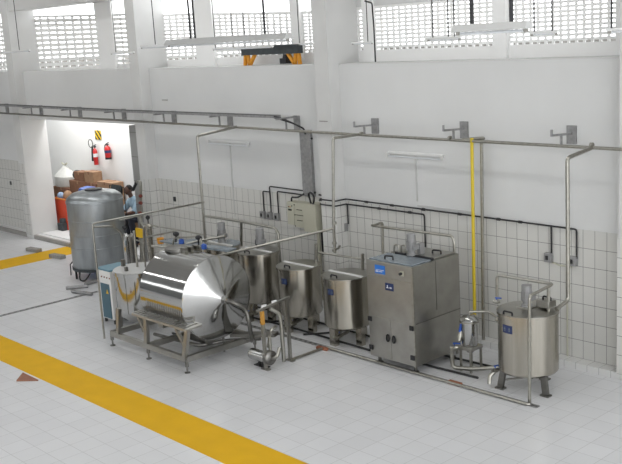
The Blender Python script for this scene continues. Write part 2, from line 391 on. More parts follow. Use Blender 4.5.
# cable tray on the brackets, curving down into the duct
ty = 11.5; TA, TB, TC_ = FY(-30, 104.2, ty), FY(122, 111.8, ty), FY(284, 117.8, ty)
TRAY = [TA, TB, Vector((-13.4, ty, TC_.z))]
tr = MB()
for p_, q_ in zip(TRAY, TRAY[1:]):
    tr.bar(p_, q_, .17, .006)
    for s_ in (-1, 1): o_ = Vector((0, s_*.085, .02)); tr.bar(p_+o_, q_+o_, .006, .045)
t_ = tag(obj('cable_tray', tr, 'galv'), 'grey cable tray running left along the wall on the brackets', 'cable tray')
cb = MB()
for k in range(3): cb.tube([TA+Vector((0, -.05+.05*k, .022)), TB+Vector((0, -.05+.05*k, .022)), Vector((-13.5, ty-.05+.05*k, TC_.z+.022)), (-13.1, ty+.1, 3.42), (-13.0, 11.78, 3.30), (-13.0, 11.80, 3.2)], .016, 6, .3)
tag(obj('power_cable', cb, 'conduit'), 'black cables lying in the tray and bending down into the grey duct', 'cable')
dq = FY(300.8, 160, 11.83).x; dc = MB().b2((dq, 11.83, 2.04), (FY(311, 160, 11.83).x, W, 3.27))
d_ = tag(obj('cable_duct', dc, 'galv', bevel=.006), 'wide vertical galvanized duct coming down to the beige switch panel', 'cable duct')
split('duct_bolt', MB().ball((dq+.32, 11.84, 3.12), .022).ball((dq+.32, 11.84, 2.13), .022), 'gap', d_)
# drops from the header
XA = FY(237, 131, HX).x
pipe('drop_pipe', [(XA, HX, 3.30), FX(197, 136, XA), FX(199, 160, XA)-Vector((0, 0, 0)), FX(204.3, 229, XA), FX(206.5, 250, XA)], .026, 'pipe', 'thin steel drop pipe left of the wall lamp behind the agitated tanks', bend=.05)
XB = FY(359, 135.3, HX).x
dpb = pipe('drop_pipe', [(XB, HX, 3.27), FX(333, 138, XB), FX(333.5, 226, XB), FX(335, 253, XB)], .026, 'pipe', 'steel drop pipe between the beige panel and the wall lamp over the cabinet')
for py in (223, 243, 250): q = FX(334.3, py, XB); obj('coupling', MB().lathe([(.042, -.02), (.042, .02)], q, 'Z', 12), 'pipe', dpb)
q = FX(335, 249, XB); obj('side_cock', MB().tube([q, q+Vector((.12, -.03, .03)), q+Vector((.16, -.03, .08))], .018, 8), 'pipe', dpb)
XC = FY(463, 141, HX).x
pipe('drop_pipe', [(XC, HX, 3.27), FX(481.5, 137, XC+.0) if False else Vector((XC+.34, 11.70, 3.30)), FY(481.5, 140, 11.74), FY(483.5, 340, 11.74)], .026, 'pipe', 'grey steel drop pipe just right of the yellow pipe', bend=.05)
XD = FY(592, 148, HX).x
e = FX(567.5, 158, XD)
pipe('drop_pipe', [(XD, HX, 3.25), e, (e.x, e.y, FY(566.5, 300, e.y).z), FY(556, 309, 10.75)], .028, 'pipe', 'steel drop pipe at the right, bending into the top of the right-hand tank')
yp = FY(471.8, 140, 11.6)
pipe('gas_pipe', [(FY(471.8, 138, HX)), FY(474.5, 310, HX), FY(474.8, 322, HX)], .027, 'yellowpipe', 'bright yellow vertical pipe coming down beside the steel cabinet', bend=0)
# lamps fixed on the wall
def wall_lamp(pa, pb, label, pend):
    A, B = FY(*pa, W-.06), FY(*pb, W-.06); z = (A.z+B.z)/2; xm = (A.x+B.x)/2; L = abs(B.x-A.x)
    t = thing('wall_lamp', label, 'wall lamp', (xm, W, z), 'fluorescent lamps fixed on the wall')
    obj('housing', MB().b2((xm-L/2, W-.04, z+.005), (xm+L/2, W, z+.045)), 'white', t, .004)
    obj('tube', MB().tube([(xm-L/2+.04, W-.075, z-.03), (xm+L/2-.04, W-.075, z-.03)], .014, 10), 'label', t)
    split('end_cap', MB().b2((xm-L/2, W-.085, z-.04), (xm-L/2+.025, W-.02, z+.03)).b2((xm+L/2-.025, W-.085, z-.04), (xm+L/2, W-.02, z+.03)), 'white', t)
    q = FY(*pend, W-.014); obj('conduit', MB().b2((xm-.016, W-.02, q.z), (xm+.006, W, z-.01)), 'duct', t)
    return t
w1 = wall_lamp((387, 153), (442, 158.5), 'pale fluorescent lamp on the wall over the steel cabinet', (415, 201))
w2 = wall_lamp((208.5, 141), (248, 145), 'pale fluorescent lamp on the wall behind the mixers', (230, 216))
xm = w1.location.x; obj('conduit', MB().b2((xm, W-.02, 2.085), (FY(472, 210, W).x, W, 2.11)), 'duct', w1)
# beige switch panel
A = FY(287, 203, 11.66); B = FY(322, 231, 11.66)
X0, X1, Z0, Z1 = -13.50, -12.66, 1.44, 1.93
sp = thing('electrical_enclosure', 'beige switch panel with several boxes below the vertical duct', 'switch panel', ((X0+X1)/2, W, Z0))
obj('left_box', MB().b2((X0, 11.68, Z0+.06), (X0+.19, W-.013, Z1)), 'beige', sp, .006)
obj('middle_box', MB().b2((X0+.20, 11.68, Z0+.03), (X0+.50, W-.013, Z1)), 'beige', sp, .006)
rb = obj('right_box', MB().b2((X0+.51, 11.62, Z0-.01), (X1, W-.013, Z1+.02)), 'beige', sp, .006)
split('cover_seam', MB().b2((X0+.22, 11.672, 1.70), (X0+.48, 11.681, 1.708)).b2((X0+.27, 11.672, 1.60), (X0+.42, 11.681, 1.61)).b2((X0+.27, 11.672, 1.80), (X0+.42, 11.681, 1.81)), 'gap', sp)
for dx, dz, mt in ((.05, .40, 'red'), (.09, .40, 'orange'), (.14, .42, 'black')): obj('button', MB().lathe([(.016, 0), (.012, .02)], (X0+dx, 11.68, Z0+dz), 'Y', 10), mt, sp).rotation_euler = (0, 0, 0)
obj('maker_plate', MB().b2((X0+.04, 11.672, Z0+.33), (X0+.13, 11.681, Z0+.36)), 'black', sp)
scr = MB()
for dx in (.215, .485):
    for dz in (.05, .26, .45): scr.box((X0+dx, 11.677, Z0+dz), (.018, .012, .018))
split('cover_screw', scr, 'black', sp)
obj('feed_pipe', MB().tube([(X1-.14, 11.80, Z0), (X1-.14, 11.80, .12)], .035, 10), 'beige', sp); obj('cable_gland', MB().tube([(X1-.05, 11.8, Z0), (X1-.05, 11.8, Z0-.45)], .016, 8), 'black', sp)
obj('cable_loop', MB().tube([(X0+.06, 11.75, Z1), (X0+.07, 11.75, Z1+.08), (X0+.25, 11.74, Z1+.09), (X0+.43, 11.74, Z1+.17)], .016, 8, .06), 'black', sp)
obj('cable_loop', MB().tube([(X0+.66, 11.70, Z1), (X0+.62, 11.68, Z1+.2), (X0+.70, 11.66, Z1+.24), (X0+.86, 11.6, Z1+.18), (X0+.84, 11.6, Z1+.07), (X0+.72, 11.68, Z1+.02)], .018, 8, .08), 'black', sp)
# black conduits and switch boxes
YC = W-.035
def conduit(pts, label): return tag(obj('conduit', MB().tube([Vector(p) for p in pts], .013, 8, .04), 'conduit'), label, 'conduit', 'black conduits on the wall')
zc = 2.075
cc = [conduit([(-14.40, YC, 1.60), (-14.40, YC, 2.03), (-14.22, YC, 2.03)], 'leftmost short black conduit rising from the left switch box of three'),
 conduit([(-14.19, YC, 1.60), (-14.19, YC, 2.14), (-13.07, YC, 2.13)], 'upper black conduit from the middle of three switch boxes to the duct'),
 conduit([(-13.97, YC, 1.60), (-13.97, YC, 2.06), (-13.07, YC, 2.05)], 'lower black conduit from the right of three switch boxes to the duct'),
 conduit([(-12.80, YC, 2.09), (PR[2]-PW-.03, YC, 2.07), (PR[2]-PW-.03, PF-.035, 2.07), (PR[2]+.03, PF-.035, 2.07), (PR[2]+.03, YC, 2.07), (-7.44, YC, 2.03), (-7.44, YC, 1.60)], 'upper black conduit running right along the wall over the tanks to the last switch box'),
 conduit([(-12.80, YC, 1.99), (PR[2]-PW-.03, YC, 1.98), (PR[2]-PW-.03, PF-.035, 1.98), (PR[2]+.03, PF-.035, 1.98), (PR[2]+.03, YC, 1.98), (FY(424, 207, YC).x, YC, 1.97), (FY(424, 207, YC).x, YC, 1.2)], 'lower black conduit that turns down behind the steel cabinet'),
 conduit([(FY(347, 200, YC).x, YC, 1.98), (FY(347, 200, YC).x, YC, 1.62)], 'short black conduit down to the switch box left of the cabinet'),
 conduit([(-7.86, YC, 2.04), (-7.86, YC, 1.62)], 'short black conduit down to the left box of the right-hand pair')]
for k, xs in ((3, (-11.6, -11.0, -10.3, -9.55, -8.8, -8.4)), (4, (-11.3, -10.6))):
    for x in xs: obj('coupling', MB().lathe([(.022, -.03), (.022, .03)], (x, YC, (2.03 if k == 3 else 1.97)+(.035*(x+7.44)/-4.7 if k == 3 else .004)), 'X', 8), 'conduit', cc[k])
for x, lb in ((-14.43, 'leftmost of the three small grey switch boxes'), (-14.22, 'middle one of the three small grey switch boxes'), (-14.00, 'right one of the three small grey switch boxes, next to the beige panel'),
          (FY(344.5, 226, 11.85).x, 'small grey switch box on the pillar side left of the cabinet'), (-7.90, 'left of the two small switch boxes above the right-hand tank'), (-7.49, 'right of the two small switch boxes above the right-hand tank')):
    s_ = thing('switch_box', lb, 'switch box', (x, W, 1.49), 'small switch boxes on the tiled wall')
    obj('box', MB().b2((x-.065, W-.08, 1.49), (x+.055, W-.005, 1.63)), 'greybrick' if False else 'motor', s_, .004)
    obj('rocker', MB().b2((x-.03, W-.092, 1.53), (x+.01, W-.078, 1.59)), 'gap', s_)
tag(obj('link_tube', MB().tube([(-7.84, YC, 1.49), (-7.72, YC, 1.46), (-7.52, YC, 1.47)], .012, 8, .03).tube([(-7.60, YC, 1.47), (-7.60, YC, .1)], .012, 8), 'beige'), 'thin cream tube below the right-hand pair of switch boxes', 'tube')
for px, py, lb in ((175, 199, 'tiny black socket on the tiles between the second pillar and the drop pipe'), (11, 183, 'tiny black socket on the tiled wall at the far left')):
    q = FY(px, py, W-.012); tag(obj('wall_socket', MB().b2((q.x-.035, q.y-.02, q.z-.05), (q.x+.035, q.y, q.z+.05)), 'black'), lb, 'socket')
for px, py, lb in ((165, 100, 'small dark mark on the wall beside the second pillar'), (323.7, 121.2, 'short dark slot on the third pillar above the header pipe')):
    q = FY(px, py, W if px < 200 else PF); tag(obj('wall_slot', MB().b2((q.x-.1, q.y-.012, q.z-.008), (q.x+.1, q.y, q.z+.008)), 'greybrick'), lb, 'slot')
# little gantry hoist on the ledge
g0 = FY(243.5, 66, 12.1); gx0, gx1 = FY(244, 60, 12.1).x, FY(301, 60, 12.1).x
gt = thing('gantry_hoist', 'small gantry with dark beam and orange legs standing on the wall ledge', 'gantry', ((gx0+gx1)/2, 12.1, SILL))
zt_ = SILL+.22
obj('beam', MB().b2((gx0, 12.04, zt_-.02), (gx1, 12.16, zt_+.13)).b2((gx0-.02, 12.0, zt_+.12), (gx1+.02, 12.2, zt_+.145)), 'greycloth', gt)
for s_, x in ((1, gx0), (-1, gx1)):
    for a, b in ((.06, .03), (.13, .17), (.36, .17)) : obj('leg', MB().bar((x+s_*a, 12.1, zt_-.0), (x+s_*b, 12.1, SILL), .055), 'orange', gt)
hx = FY(286, 60, 12.1).x
h_ = obj('hoist_motor', MB().b2((hx-.09, 12.02, SILL+.02), (hx+.09, 12.18, SILL+.12)).lathe([(.05, SILL+.11), (.03, SILL+.19)], (hx, 12.1, 0), 'Z', 10), 'black', gt)
obj('chain', MB().tube([(hx-.05, 12.1, zt_), (hx-.08, 12.1, SILL+.12)], .01, 6), 'black', gt)
# pendant battens
def pendant(pa, pb, Y, label, big=False, wires=(), thick=(.035, .022)):
    A, B = FY(*pa, Y), FY(*pb, Y); z = (A.z+B.z)/2; xm = (A.x+B.x)/2; L = B.x-A.x
    t = thing('pendant_lamp', label, 'ceiling lamp', (xm, Y, z), 'fluorescent lamps hanging on wires')
    w_, h = thick
    if big: 
        hs = MB(); pr = [(-w_*.5, h), (w_*.5, h), (w_*1.2, -.01), (w_*1.2, -.02), (-w_*1.2, -.02), (-w_*1.2, -.01)]
        hs.prism([(Y+a, z+b) for a, b in pr], A.x, B.x, 'X'); obj('reflector', hs, 'reflector', t)
    else: obj('housing', MB().b2((A.x, Y-w_/2, z-h/2), (B.x, Y+w_/2, z+h/2)), 'white', t)
    tb = z-(.03 if big else h/2+.008)
    obj('tube', MB().tube([(A.x+.04, Y, tb), (B.x-.04, Y, tb)], .008, 8), 'label', t)
    split('lamp_socket', MB().b2((A.x+.01, Y-.01, tb-.01), (A.x+.03, Y+.01, z-.004)).b2((B.x-.03, Y-.01, tb-.01), (B.x-.01, Y+.01, z-.004)), 'steelbox', t)
    for px in wires:
        x = FY(px, pa[1], Y).x; obj('wire', MB().tube([(x, Y, z+h*.5), (x, Y, 7.4)], .007 if not big else .012, 6), 'black', t)
    return t
pendant((168, 42), (289, 38.5), 6.3, 'wide white reflector lamp hanging in front of the gantry', True, (191, 195.5, 265.5), (.05, .04))
pendant((455, 28), (529, 25.5), 4.6, 'wide white reflector lamp at the upper right', True, (472, 511.5), (.03, .022))
pendant((-20, 51), (30, 52.5), 8.2, 'thin lamp hanging at the left edge before the first pillar', False, (19.5,))
pendant((141, 46), (216, 43), 8.0, 'thin lamp hanging before the second pillar', False, (155.5,), (.05, .035))
pendant((111, 53), (134, 52.2), 10.6, 'short thin far lamp left of the second pillar', False, (116,))
pendant((213, 49), (273, 46), 9.8, 'thin far lamp between the reflector lamp and gantry beam', False, (215.5, 233.5, 245.5))
pendant((299, 43.6), (313.5, 43), 10.8, 'pale far lamp left of the third pillar', False, (299.5,), (.03, .02))
pendant((352, 43.5), (373, 41.5), 11.0, 'short thin lamp right of the third pillar', False, (368,))
pendant((427, 38.5), (461, 37.5), 8.4, 'thin lamp left of the right-hand reflector lamp', False, (433, 448.5, 454.5))
pendant((530, 33), (558, 32), 8.2, 'thin lamp right of the right-hand reflector lamp', False, (534.3, 552.2))
pendant((607, 30), (640, 28), 7.0, 'thin lamp at the right edge of the picture', False, (611.5,))
tag(obj('hanging_cable', MB().tube([FY(365, 1, W+.3), FY(372, 3, W+.2), FY(374, 30, W-.03), FY(375.5, 62, W-.03)], .014, 6, .05), 'black'), 'black cable running down the slim column right of the third pillar', 'cable')
# ------------------------------------------------------------------ machine parts
def motor(parent, x, y, z, r=.062, h=.2, cable=True):
    mo = obj('motor', MB().lathe([(r*.9, 0), (r*1.15, .0), (r*1.15, .025), (r*.8, .03), (r*.8, .07), (r, .075), (r, .075+h*.62), (r*1.04, .075+h*.62), (r*1.04, .075+h), (r*.8, .08+h)], (x, y, z), 'Z', 20), 'motor', parent)
    fin = MB()
    for k in range(16):
        a = 2*PI*k/16; fin.box((x+math.cos(a)*r, y+math.sin(a)*r, z+.075+h*.3), (.02, .006, h*.55), a)
    obj('cooling_fins', fin, 'motor', mo)
    obj('terminal_box', MB().b2((x+r*.7, y-.04, z+.1), (x+r+.05, y+.04, z+.17)), 'motor', mo)
    if cable: obj('cable', MB().tube([(x-r, y, z+.16), (x-r-.05, y, z+.14), (x-r-.06, y, z+.06), (x-r*.8, y-.01, z)], .018, 6, .04), 'black', mo)
    return mo
def handle(parent, x, y, z, mt='black', w_=.12, h=.05, rz=0):
    c, s_ = math.cos(rz), math.sin(rz)
    P = [Vector((x+u*c, y+u*s_, z+v)) for u, v in ((-w_/2, 0), (-w_/2, h), (w_/2, h), (w_/2, 0))]
    return obj('handle', MB().tube(P, .013, 8, .03), mt, parent)
def sticker(parent, x, y, z, r, ang, w_=.13, h=.10, name='label_plate'):
    """small navy plate bent onto a round body, two white signs on it"""
    b = MB(); n = 6
    for k in range(n+1):
        a = ang + (k/n-.5)*w_/r
        for rr in (r-.002, r+.006):
            for zz in (z, z+h): b.v.append(Vector((x+math.cos(a)*rr, y+math.sin(a)*rr, zz)))
    for k in range(n):
        i = 4*k; b.f += [[i+2, i+6, i+7, i+3], [i, i+1, i+5, i+4], [i+1, i+3, i+7, i+5], [i, i+4, i+6, i+2]]
    b.f += [[0, 2, 3, 1], [4*n, 4*n+1, 4*n+3, 4*n+2]]
    o = obj(name, b, 'navy', parent); s_ = MB()
    for da in (-.25, .25):
        a = ang+da*w_/r; c = Vector((x+math.cos(a)*(r+.006), y+math.sin(a)*(r+.006), z+h/2))
        s_.box(c, (.006, .03, .010), a).box(c+Vector((0, 0, .016)), (.006, .012, .022), a).box(c-Vector((0, 0, .02)), (.006, .022, .01), a)
    obj('sign_print', s_, 'film', o); return o
def valve(parent, p, d, mt='blue', s_=1.0):
    p = Vector(p); d = Vector(d).normalized()
    v = obj('valve', MB().tube([p-d*.07*s_, p-d*.03*s_, p-d*.03*s_, p+d*.03*s_, p+d*.03*s_, p+d*.07*s_], [.03*s_, .03*s_, .042*s_, .042*s_, .03*s_, .03*s_], 12), 'pipe', parent)
    obj('valve_handle', MB().tube([p+Vector((0, 0, .03*s_)), p+Vector((0, 0, .075*s_))], .01*s_, 8).bar(p+Vector((0, 0, .08*s_))-d*.02, p+Vector((0, 0, .08*s_))+d*.10*s_, .03*s_, .02*s_), mt, v)
    return v
def tank_body(t, x, y, r, zb, zt, mt='steel', dish=.07):
    obj('body', MB().lathe([(r*.25, zb-dish), (r*.7, zb-dish*.6), (r*.95, zb-dish*.1), (r, zb+.02), (r, zt-.03), (r+.012, zt-.03), (r+.012, zt), (r-.01, zt)], (x, y, 0), 'Z', 56), mt, t)
def camdir(x, y): return math.atan2(-y, -x)
# right-hand mixing tank
x, y, r = -7.46, 10.68, .41
t = thing('mixing_tank', 'round steel tank at the right with a motor on its lid and a navy label', 'tank', (x, y, 0)); TR = t
tank_body(t, x, y, r, .28, 1.12)
obj('lid', MB().lathe([(r+.012, 1.12), (r+.012, 1.13), (r*.6, 1.155), (.05, 1.165)], (x, y, 0), 'Z', 48), 'steelbox', t)
obj('lid_bridge', MB().b2((x-.1, y-.12, 1.15), (x+.1, y+r-.02, 1.18)), 'steelbox', t, .005)
motor(t, x+.0, y-.02, 1.18, .068, .22, False)
obj('junction_box', MB().b2((x+.12, y+.02, 1.18), (x+.32, y+.2, 1.27)), 'steelbox', t, .006); handle(t, x+.24, y+.1, 1.27)
q = FY(498+12, 318, y-r+.1); handle(t, x-.05, y-.385, 1.125, 'black', .14, .05, 0)
sticker(t, x, y, .88, r, math.radians(-97), .16, .11); ca = camdir(x, y)
for a_ in (-135, -20, 90, ):
    a = math.radians(a_); c, s_ = math.cos(a), math.sin(a)
    px, py = x+c*(r-.07), y+s_*(r-.07)
    obj('leg', MB().bar((px, py, .30), (px+c*.05, py+s_*.05, .02), .085, .05), 'steeldark', t)
    split('foot', MB().b2((px+c*.05-.065, py+s_*.05-.05, 0), (px+c*.05+.065, py+s_*.05+.05, .022)), 'steeldark', t)
split('brace', MB().bar((x-.26, y-.26, .12), (x+.1, y+.2, .14), .022).tube([(x-.32, y+.1, .17), (x+.1, y-.05, .17)], .015, 8), 'steeldark', t)
valve(t, (x-.40, y-.22, .22), (.3, 1, 0), 'blue', .8); valve(t, (x-.43, y-.12, 1.19), (1, .3, 0), 'blue', .7)
obj('drain_elbow', MB().tube([(x-.40, y-.22, .22), (x-.44, y-.30, .15), (x-.42, y-.34, .05)], .028, 10, .04), 'pipe', t)
def tp(px, py, dy=0): return FY(px, py, y+dy)
pipe('tank_pipe', [tp(497, 303, .0), tp(497, 275, .0), tp(553, 284, .0), tp(529.5, 296, -.5), tp(529.5, 400, -.5), tp(529.5, 402.5, -.5)], .022, 'pipe', 'bent steel pipe looping over the lid and down in front of the right-hand tank')
pipe('tank_pipe', [tp(548.5, 287, .05), tp(548.5, 318, .05)], .024, 'pipe', 'short upright pipe from the loop down to the right-hand tank lid', bend=0)
# two open-front vats left of the cabinet and two agitated ones further left
def vat(x, y, r, zb, zt, label, mot=None, film=False, plate=True, pa=-86):
    t = thing('process_tank', label, 'tank', (x, y, 0), 'round steel tanks along the wall')
    tank_body(t, x, y, r, zb, zt)
    L1, L2 = MB(), MB()
    for b, s0, s1 in ((L1, PI, 2*PI), (L2, 0, PI)):
        pts = [(x+(r+.015)*math.cos(s0+(s1-s0)*k/24), y+(r+.015)*math.sin(s0+(s1-s0)*k/24)) for k in range(25)]
        b.prism(pts, zt+.001, zt+(.014 if b is L1 else .018))
    obj('lid', L1, 'steelbox', t); obj('lid', L2, 'film' if film else 'steelbox', t)
    obj('lid_edge_highlight', MB().b2((x-r, y-.018, zt+.012), (x+r, y+.018, zt+.034)), 'white', t)  # folded lid edge; white stands in for the highlight on polished steel
    ca = camdir(x, y)
    handle(t, x+r*.05, y-r*.74, zt+.012, 'black', .13, .045)
    if plate: sticker(t, x, y, zb+(zt-zb)*.70, r, math.radians(pa), .12, .095)
    for a_ in (-95, -5, 85, 175):
        a = math.radians(a_); px, py = x+math.cos(a)*(r-.08), y+math.sin(a)*(r-.08)
        obj('leg', MB().box((px, py, (zb+.04)/2), (.13, .09, zb+.04), 0), 'steel', t)
    obj('outlet', MB().tube([(x, y, zb-.05), (x, y, .16), (x+.02, y-.25, .14)], .028, 10, .06), 'pipe', t)
    valve(t, (x+.02, y-.32, .14), (0, 1, 0), 'blue', .9)
    if mot is not None: motor(t, x+mot, y+.06, zt+.04, .07, .29)
    return t
VZ = 1.12
vat(-10.93, 10.62, .383, .30, VZ, 'lidded steel tank directly left of the cabinet')
vat(-12.07, 10.62, .372, .30, VZ, 'lidded steel tank, second left of the cabinet, below the beige panel')
vat(-13.13, 10.62, .366, .36, 1.24, 'taller steel tank with a grey motor, right behind the mirror-finish churn', .0, False, False)
vat(-14.25, 10.62, .366, .34, 1.22, 'steel tank with a grey motor and blue film on its lid, behind the churn', .0, True, False)
vat(-15.35, 10.62, .366, .34, 1.10, 'steel tank with blue film on its lid, furthest left of the row by the wall', None, True, False)
# fittings on the tank row
pipe('tank_pipe', [FY(316, 252, 10.95), FY(364, 259.5, 10.95)], .02, 'pipe', 'short pipe with a valve behind the lids of the two lidded tanks', bend=0)
vv = pipe('standpipe', [FY(316, 262, 10.9), FY(316, 244, 10.9)], .03, 'pipe', 'small valve standpipe behind the left one of the lidded tanks', bend=0)
vv = pipe('standpipe', [FY(362.5, 270, 10.9), FY(362.5, 254, 10.9)], .03, 'pipe', 'small valve standpipe at the back of the tank next to the cabinet', bend=0)
pipe('transfer_pipe', [FY(205, 216, 11.2), FY(241, 221.5, 11.2), FY(275, 228, 11.2), FY(278, 233, 11.2), FY(280, 263, 11.2)], .026, 'pipe', 'steel transfer pipe running along the wall above the two agitated tanks')
pipe('transfer_pipe', [FY(241.3, 221.5, 11.2), FY(241.3, 246, 11.2)], .028, 'pipe', 'short branch dropping from the transfer pipe between the two motors', bend=0)
a = FX(333.3, 228.5, XB); b = FX(205, 259, XB+.0)
bY = FY(207, 258.5, 9.62)
pipe('transfer_pipe', [a, bY], .021, 'pipe', 'long bright sloping pipe from the churn top towards the wall right of the beige panel', bend=0)
# ------------------------------------------------------------------ steel cabinet
X0, X1, Y0, Y1, Z0, Z1 = -9.90, -8.98, 10.06, 11.11, .13, 1.63
t = thing('steel_cabinet', 'large square stainless cabinet with a motor on top and a blue sticker', 'cabinet', ((X0+X1)/2, (Y0+Y1)/2, 0))
obj('body', MB().b2((X0, Y0, Z0), (X1, Y1, Z1)), 'steelbox', t, .008)
zl = FY(371, 315, Y0).z; xm = (X0+X1)/2
for i, (a, b) in enumerate(((X0+.02, xm-.004), (xm+.004, X1-.02))):
    d = obj('door', MB().b2((a, Y0-.014, Z0+.02), (b, Y0+.001, zl)), 'steelbox', t, .003)
    cx = xm-.06 if i == 0 else xm+.06; ring = [(cx+.026*math.cos(k*PI/6), Y0-.026, FY(390, 338, Y0).z+.055*math.sin(k*PI/6)) for k in range(12)]
    obj('handle', MB().tube(ring, .009, 8, closed=True), 'black', d)
    hxp = X0+.045 if i == 0 else X1-.045
    for zz in (zl-.05, Z0+.14): obj('hinge', MB().b2((hxp-.035, Y0-.03, zz-.035), (hxp+.035, Y0-.012, zz+.035)), 'black', d)
split('seam_strip', MB().b2((X0+.02, Y0-.012, FY(371, 275, Y0).z-.01), (X1-.02, Y0+.001, FY(371, 275, Y0).z+.006)), 'pipe', t)
obj('corner_strip', MB().b2((X1-.03, Y0-.012, Z0), (X1+.006, Y0+.02, Z1)), 'pipe', t)
split('seam_strip', MB().b2((X1-.001, Y0+.5, Z0+.75), (X1+.006, Y0+.508, Z1)).b2((X1-.001, Y0+.03, zl), (X1+.008, Y1, zl+.012)), 'steeldark', t)
q = FY(380, 269.5, Y0); st = obj('sticker', MB().b2((q.x-.10, Y0-.006, q.z-.065), (q.x+.10, Y0+.001, q.z+.065)), 'sticker', t)
pr_ = MB(); pr_.b2((q.x-.08, Y0-.009, q.z-.01), (q.x+.08, Y0-.005, q.z-.003)); pr_.b2((q.x-.08, Y0-.009, q.z-.04), (q.x-.03, Y0-.005, q.z-.02)); pr_.b2((q.x-.02, Y0-.009, q.z-.034), (q.x+.05, Y0-.005, q.z-.026))
obj('sticker_print', pr_, 'label', st)
q = FY(402, 273.5, Y0); sw = obj('stop_switch', MB().b2((q.x-.035, Y0-.015, q.z-.035), (q.x+.035, Y0, q.z+.035)), 'beige', t); obj('button', MB().lathe([(.02, -.04), (.024, -.02), (.02, 0)], (q.x, Y0-.015, q.z), 'Y', 12), 'black', sw)
q = FY(389.5, 287, Y0); lp = obj('label_plate', MB().b2((q.x-.08, Y0-.008, q.z-.055), (q.x+.08, Y0, q.z+.055)), 'navy', t)
obj('sign_print', MB().b2((q.x-.055, Y0-.012, q.z-.02), (q.x-.01, Y0-.007, q.z-.01)).b2((q.x-.04, Y0-.012, q.z-.01), (q.x-.025, Y0-.007, q.z+.025)).b2((q.x+.01, Y0-.012, q.z-.02), (q.x+.05, Y0-.007, q.z+.0)), 'label', lp)
q = FY(435, 252, Y0+.4)
obj('top_cover', MB().b2((X0+.03, Y0+.04, Z1), (X1-.04, Y0+.46, Z1+.02)), 'film', t, .006); obj('top_cover', MB().b2((X0+.03, Y0+.52, Z1), (X1-.04, Y1-.03, Z1+.025)), 'steelbox', t, .006)
split('cover_hinge', MB().b2((xm+.06, Y0+.475, Z1), (X1-.03, Y0+.51, Z1+.04)).b2((X0+.12, Y0+.475, Z1), (xm-.1, Y0+.51, Z1+.04)), 'black', t)
motor(t, xm+.02, Y0+.49, Z1+.03, .066, .25, False)
obj('junction_box', MB().b2((xm+.07, Y0+.56, Z1+.03), (xm+.13, Y0+.66, Z1+.20)), 'motor', t)
handle(t, X0+.36, Y0+.12, Z1+.02, 'black', .14, .055, .2); handle(t, X1-.20, Y0+.78, Z1+.02, 'black', .14, .055, .2)
for dx in (.0, .11): obj('inlet_pipe', MB().tube([(X0+.14+dx, Y0+.48+dx*.3, Z1), (X0+.14+dx, Y0+.48+dx*.3, Z1+.15), (X0+.22+dx, Y0+.50+dx*.3, Z1+.15), (X0+.22+dx, Y0+.50+dx*.3, Z1+.03)], .014, 8, .05), 'pipe', t)
for fx, fy in ((X0+.1, Y0+.1), (X1-.1, Y0+.1), (X0+.1, Y1-.1), (X1-.1, Y1-.1)): split('foot', MB().lathe([(.055, 0), (.055, .02), (.025, .03), (.025, Z0+.01)], (fx, fy, 0), 'Z', 14), 'steeldark', t)
pipe('cabinet_pipe', [FY(373, 225, 11.35), FY(371.5, 225.5, 11.2), FY(452, 236, 11.2), FY(454, 242, 11.2), FY(457.5, 357, 11.2)], .022, 'pipe', 'long slim pipe crossing above the cabinet and dropping at its right side')
pipe('cabinet_pipe', [FY(373, 226, 11.0), FY(382.5, 222, 11.2), FY(383, 256, 11.2)], .022, 'pipe', 'short bent pipe behind the cabinet joining the long slim one')
# filter housing on its stand
c = FZ(467, 370); x, y = c.x+.03, c.y+.05
t = thing('filter_stand', 'small steel filter vessel on a four-legged stand beside the cabinet', 'filter', (x, y, 0))
ft = MB(); zb_ = FY(466, 345.5, y).z
obj('stand_top', MB().b2((x-.10, y-.13, zb_-.03), (x+.12, y+.15, zb_+.02)), 'steelbox', t, .004)
for sx in (-1, 1):
    for sy in (-1, 1): obj('leg', MB().b2((x+.01+sx*.09-.014, y+sy*.12-.014, 0), (x+.01+sx*.09+.014, y+sy*.12+.014, zb_-.02)), 'pipe', t)
zt_ = FY(466, 317, y).z
v_ = obj('vessel', MB().lathe([(.05, zb_-.08), (.11, zb_+.02), (.12, zb_+.06), (.12, zt_-.05), (.145, zt_-.05), (.145, zt_-.02), (.13, zt_+.0), (.09, zt_+.035), (.02, zt_+.05)], (x, y, 0), 'Z', 28), 'mirror', t)
obj('clamp_ring', MB().lathe([(.15, zt_-.055), (.15, zt_-.035)], (x, y, 0), 'Z', 28), 'pipe', t)
obj('top_pipe', MB().tube([(x, y, zt_+.03), (x, y, zt_+.09), (x+.2, y+.2, zt_+.08), (x+.42, y+.15, zt_+.02)], .02, 10, .05), 'pipe', t)
valve(t, (x-.10, y-.10, zb_+.17), (0, .3, 1), 'blue', 1.0)
valve(t, (x-.18, y-.14, zb_-.02), (1, .5, 0), 'blue', .9)
valve(t, (x+.45, y+.1, zt_+.02), (1, 0, 0), 'blue', .8)
a = FY(451.5, 350, y-.22)
b = FY(453, 374, y-.22); b.z = .06
pipe('floor_pipe', [(x-.05, y-.08, zb_-.02), FY(456, 347, y-.22), a, b, FY(472, 369, y-.15), (x+.35, y-.08, .12), (x+.62, y+.02, .18)], .03, 'pipe', 'low bent pipe looping under the filter vessel to the right-hand tank', bend=.07)
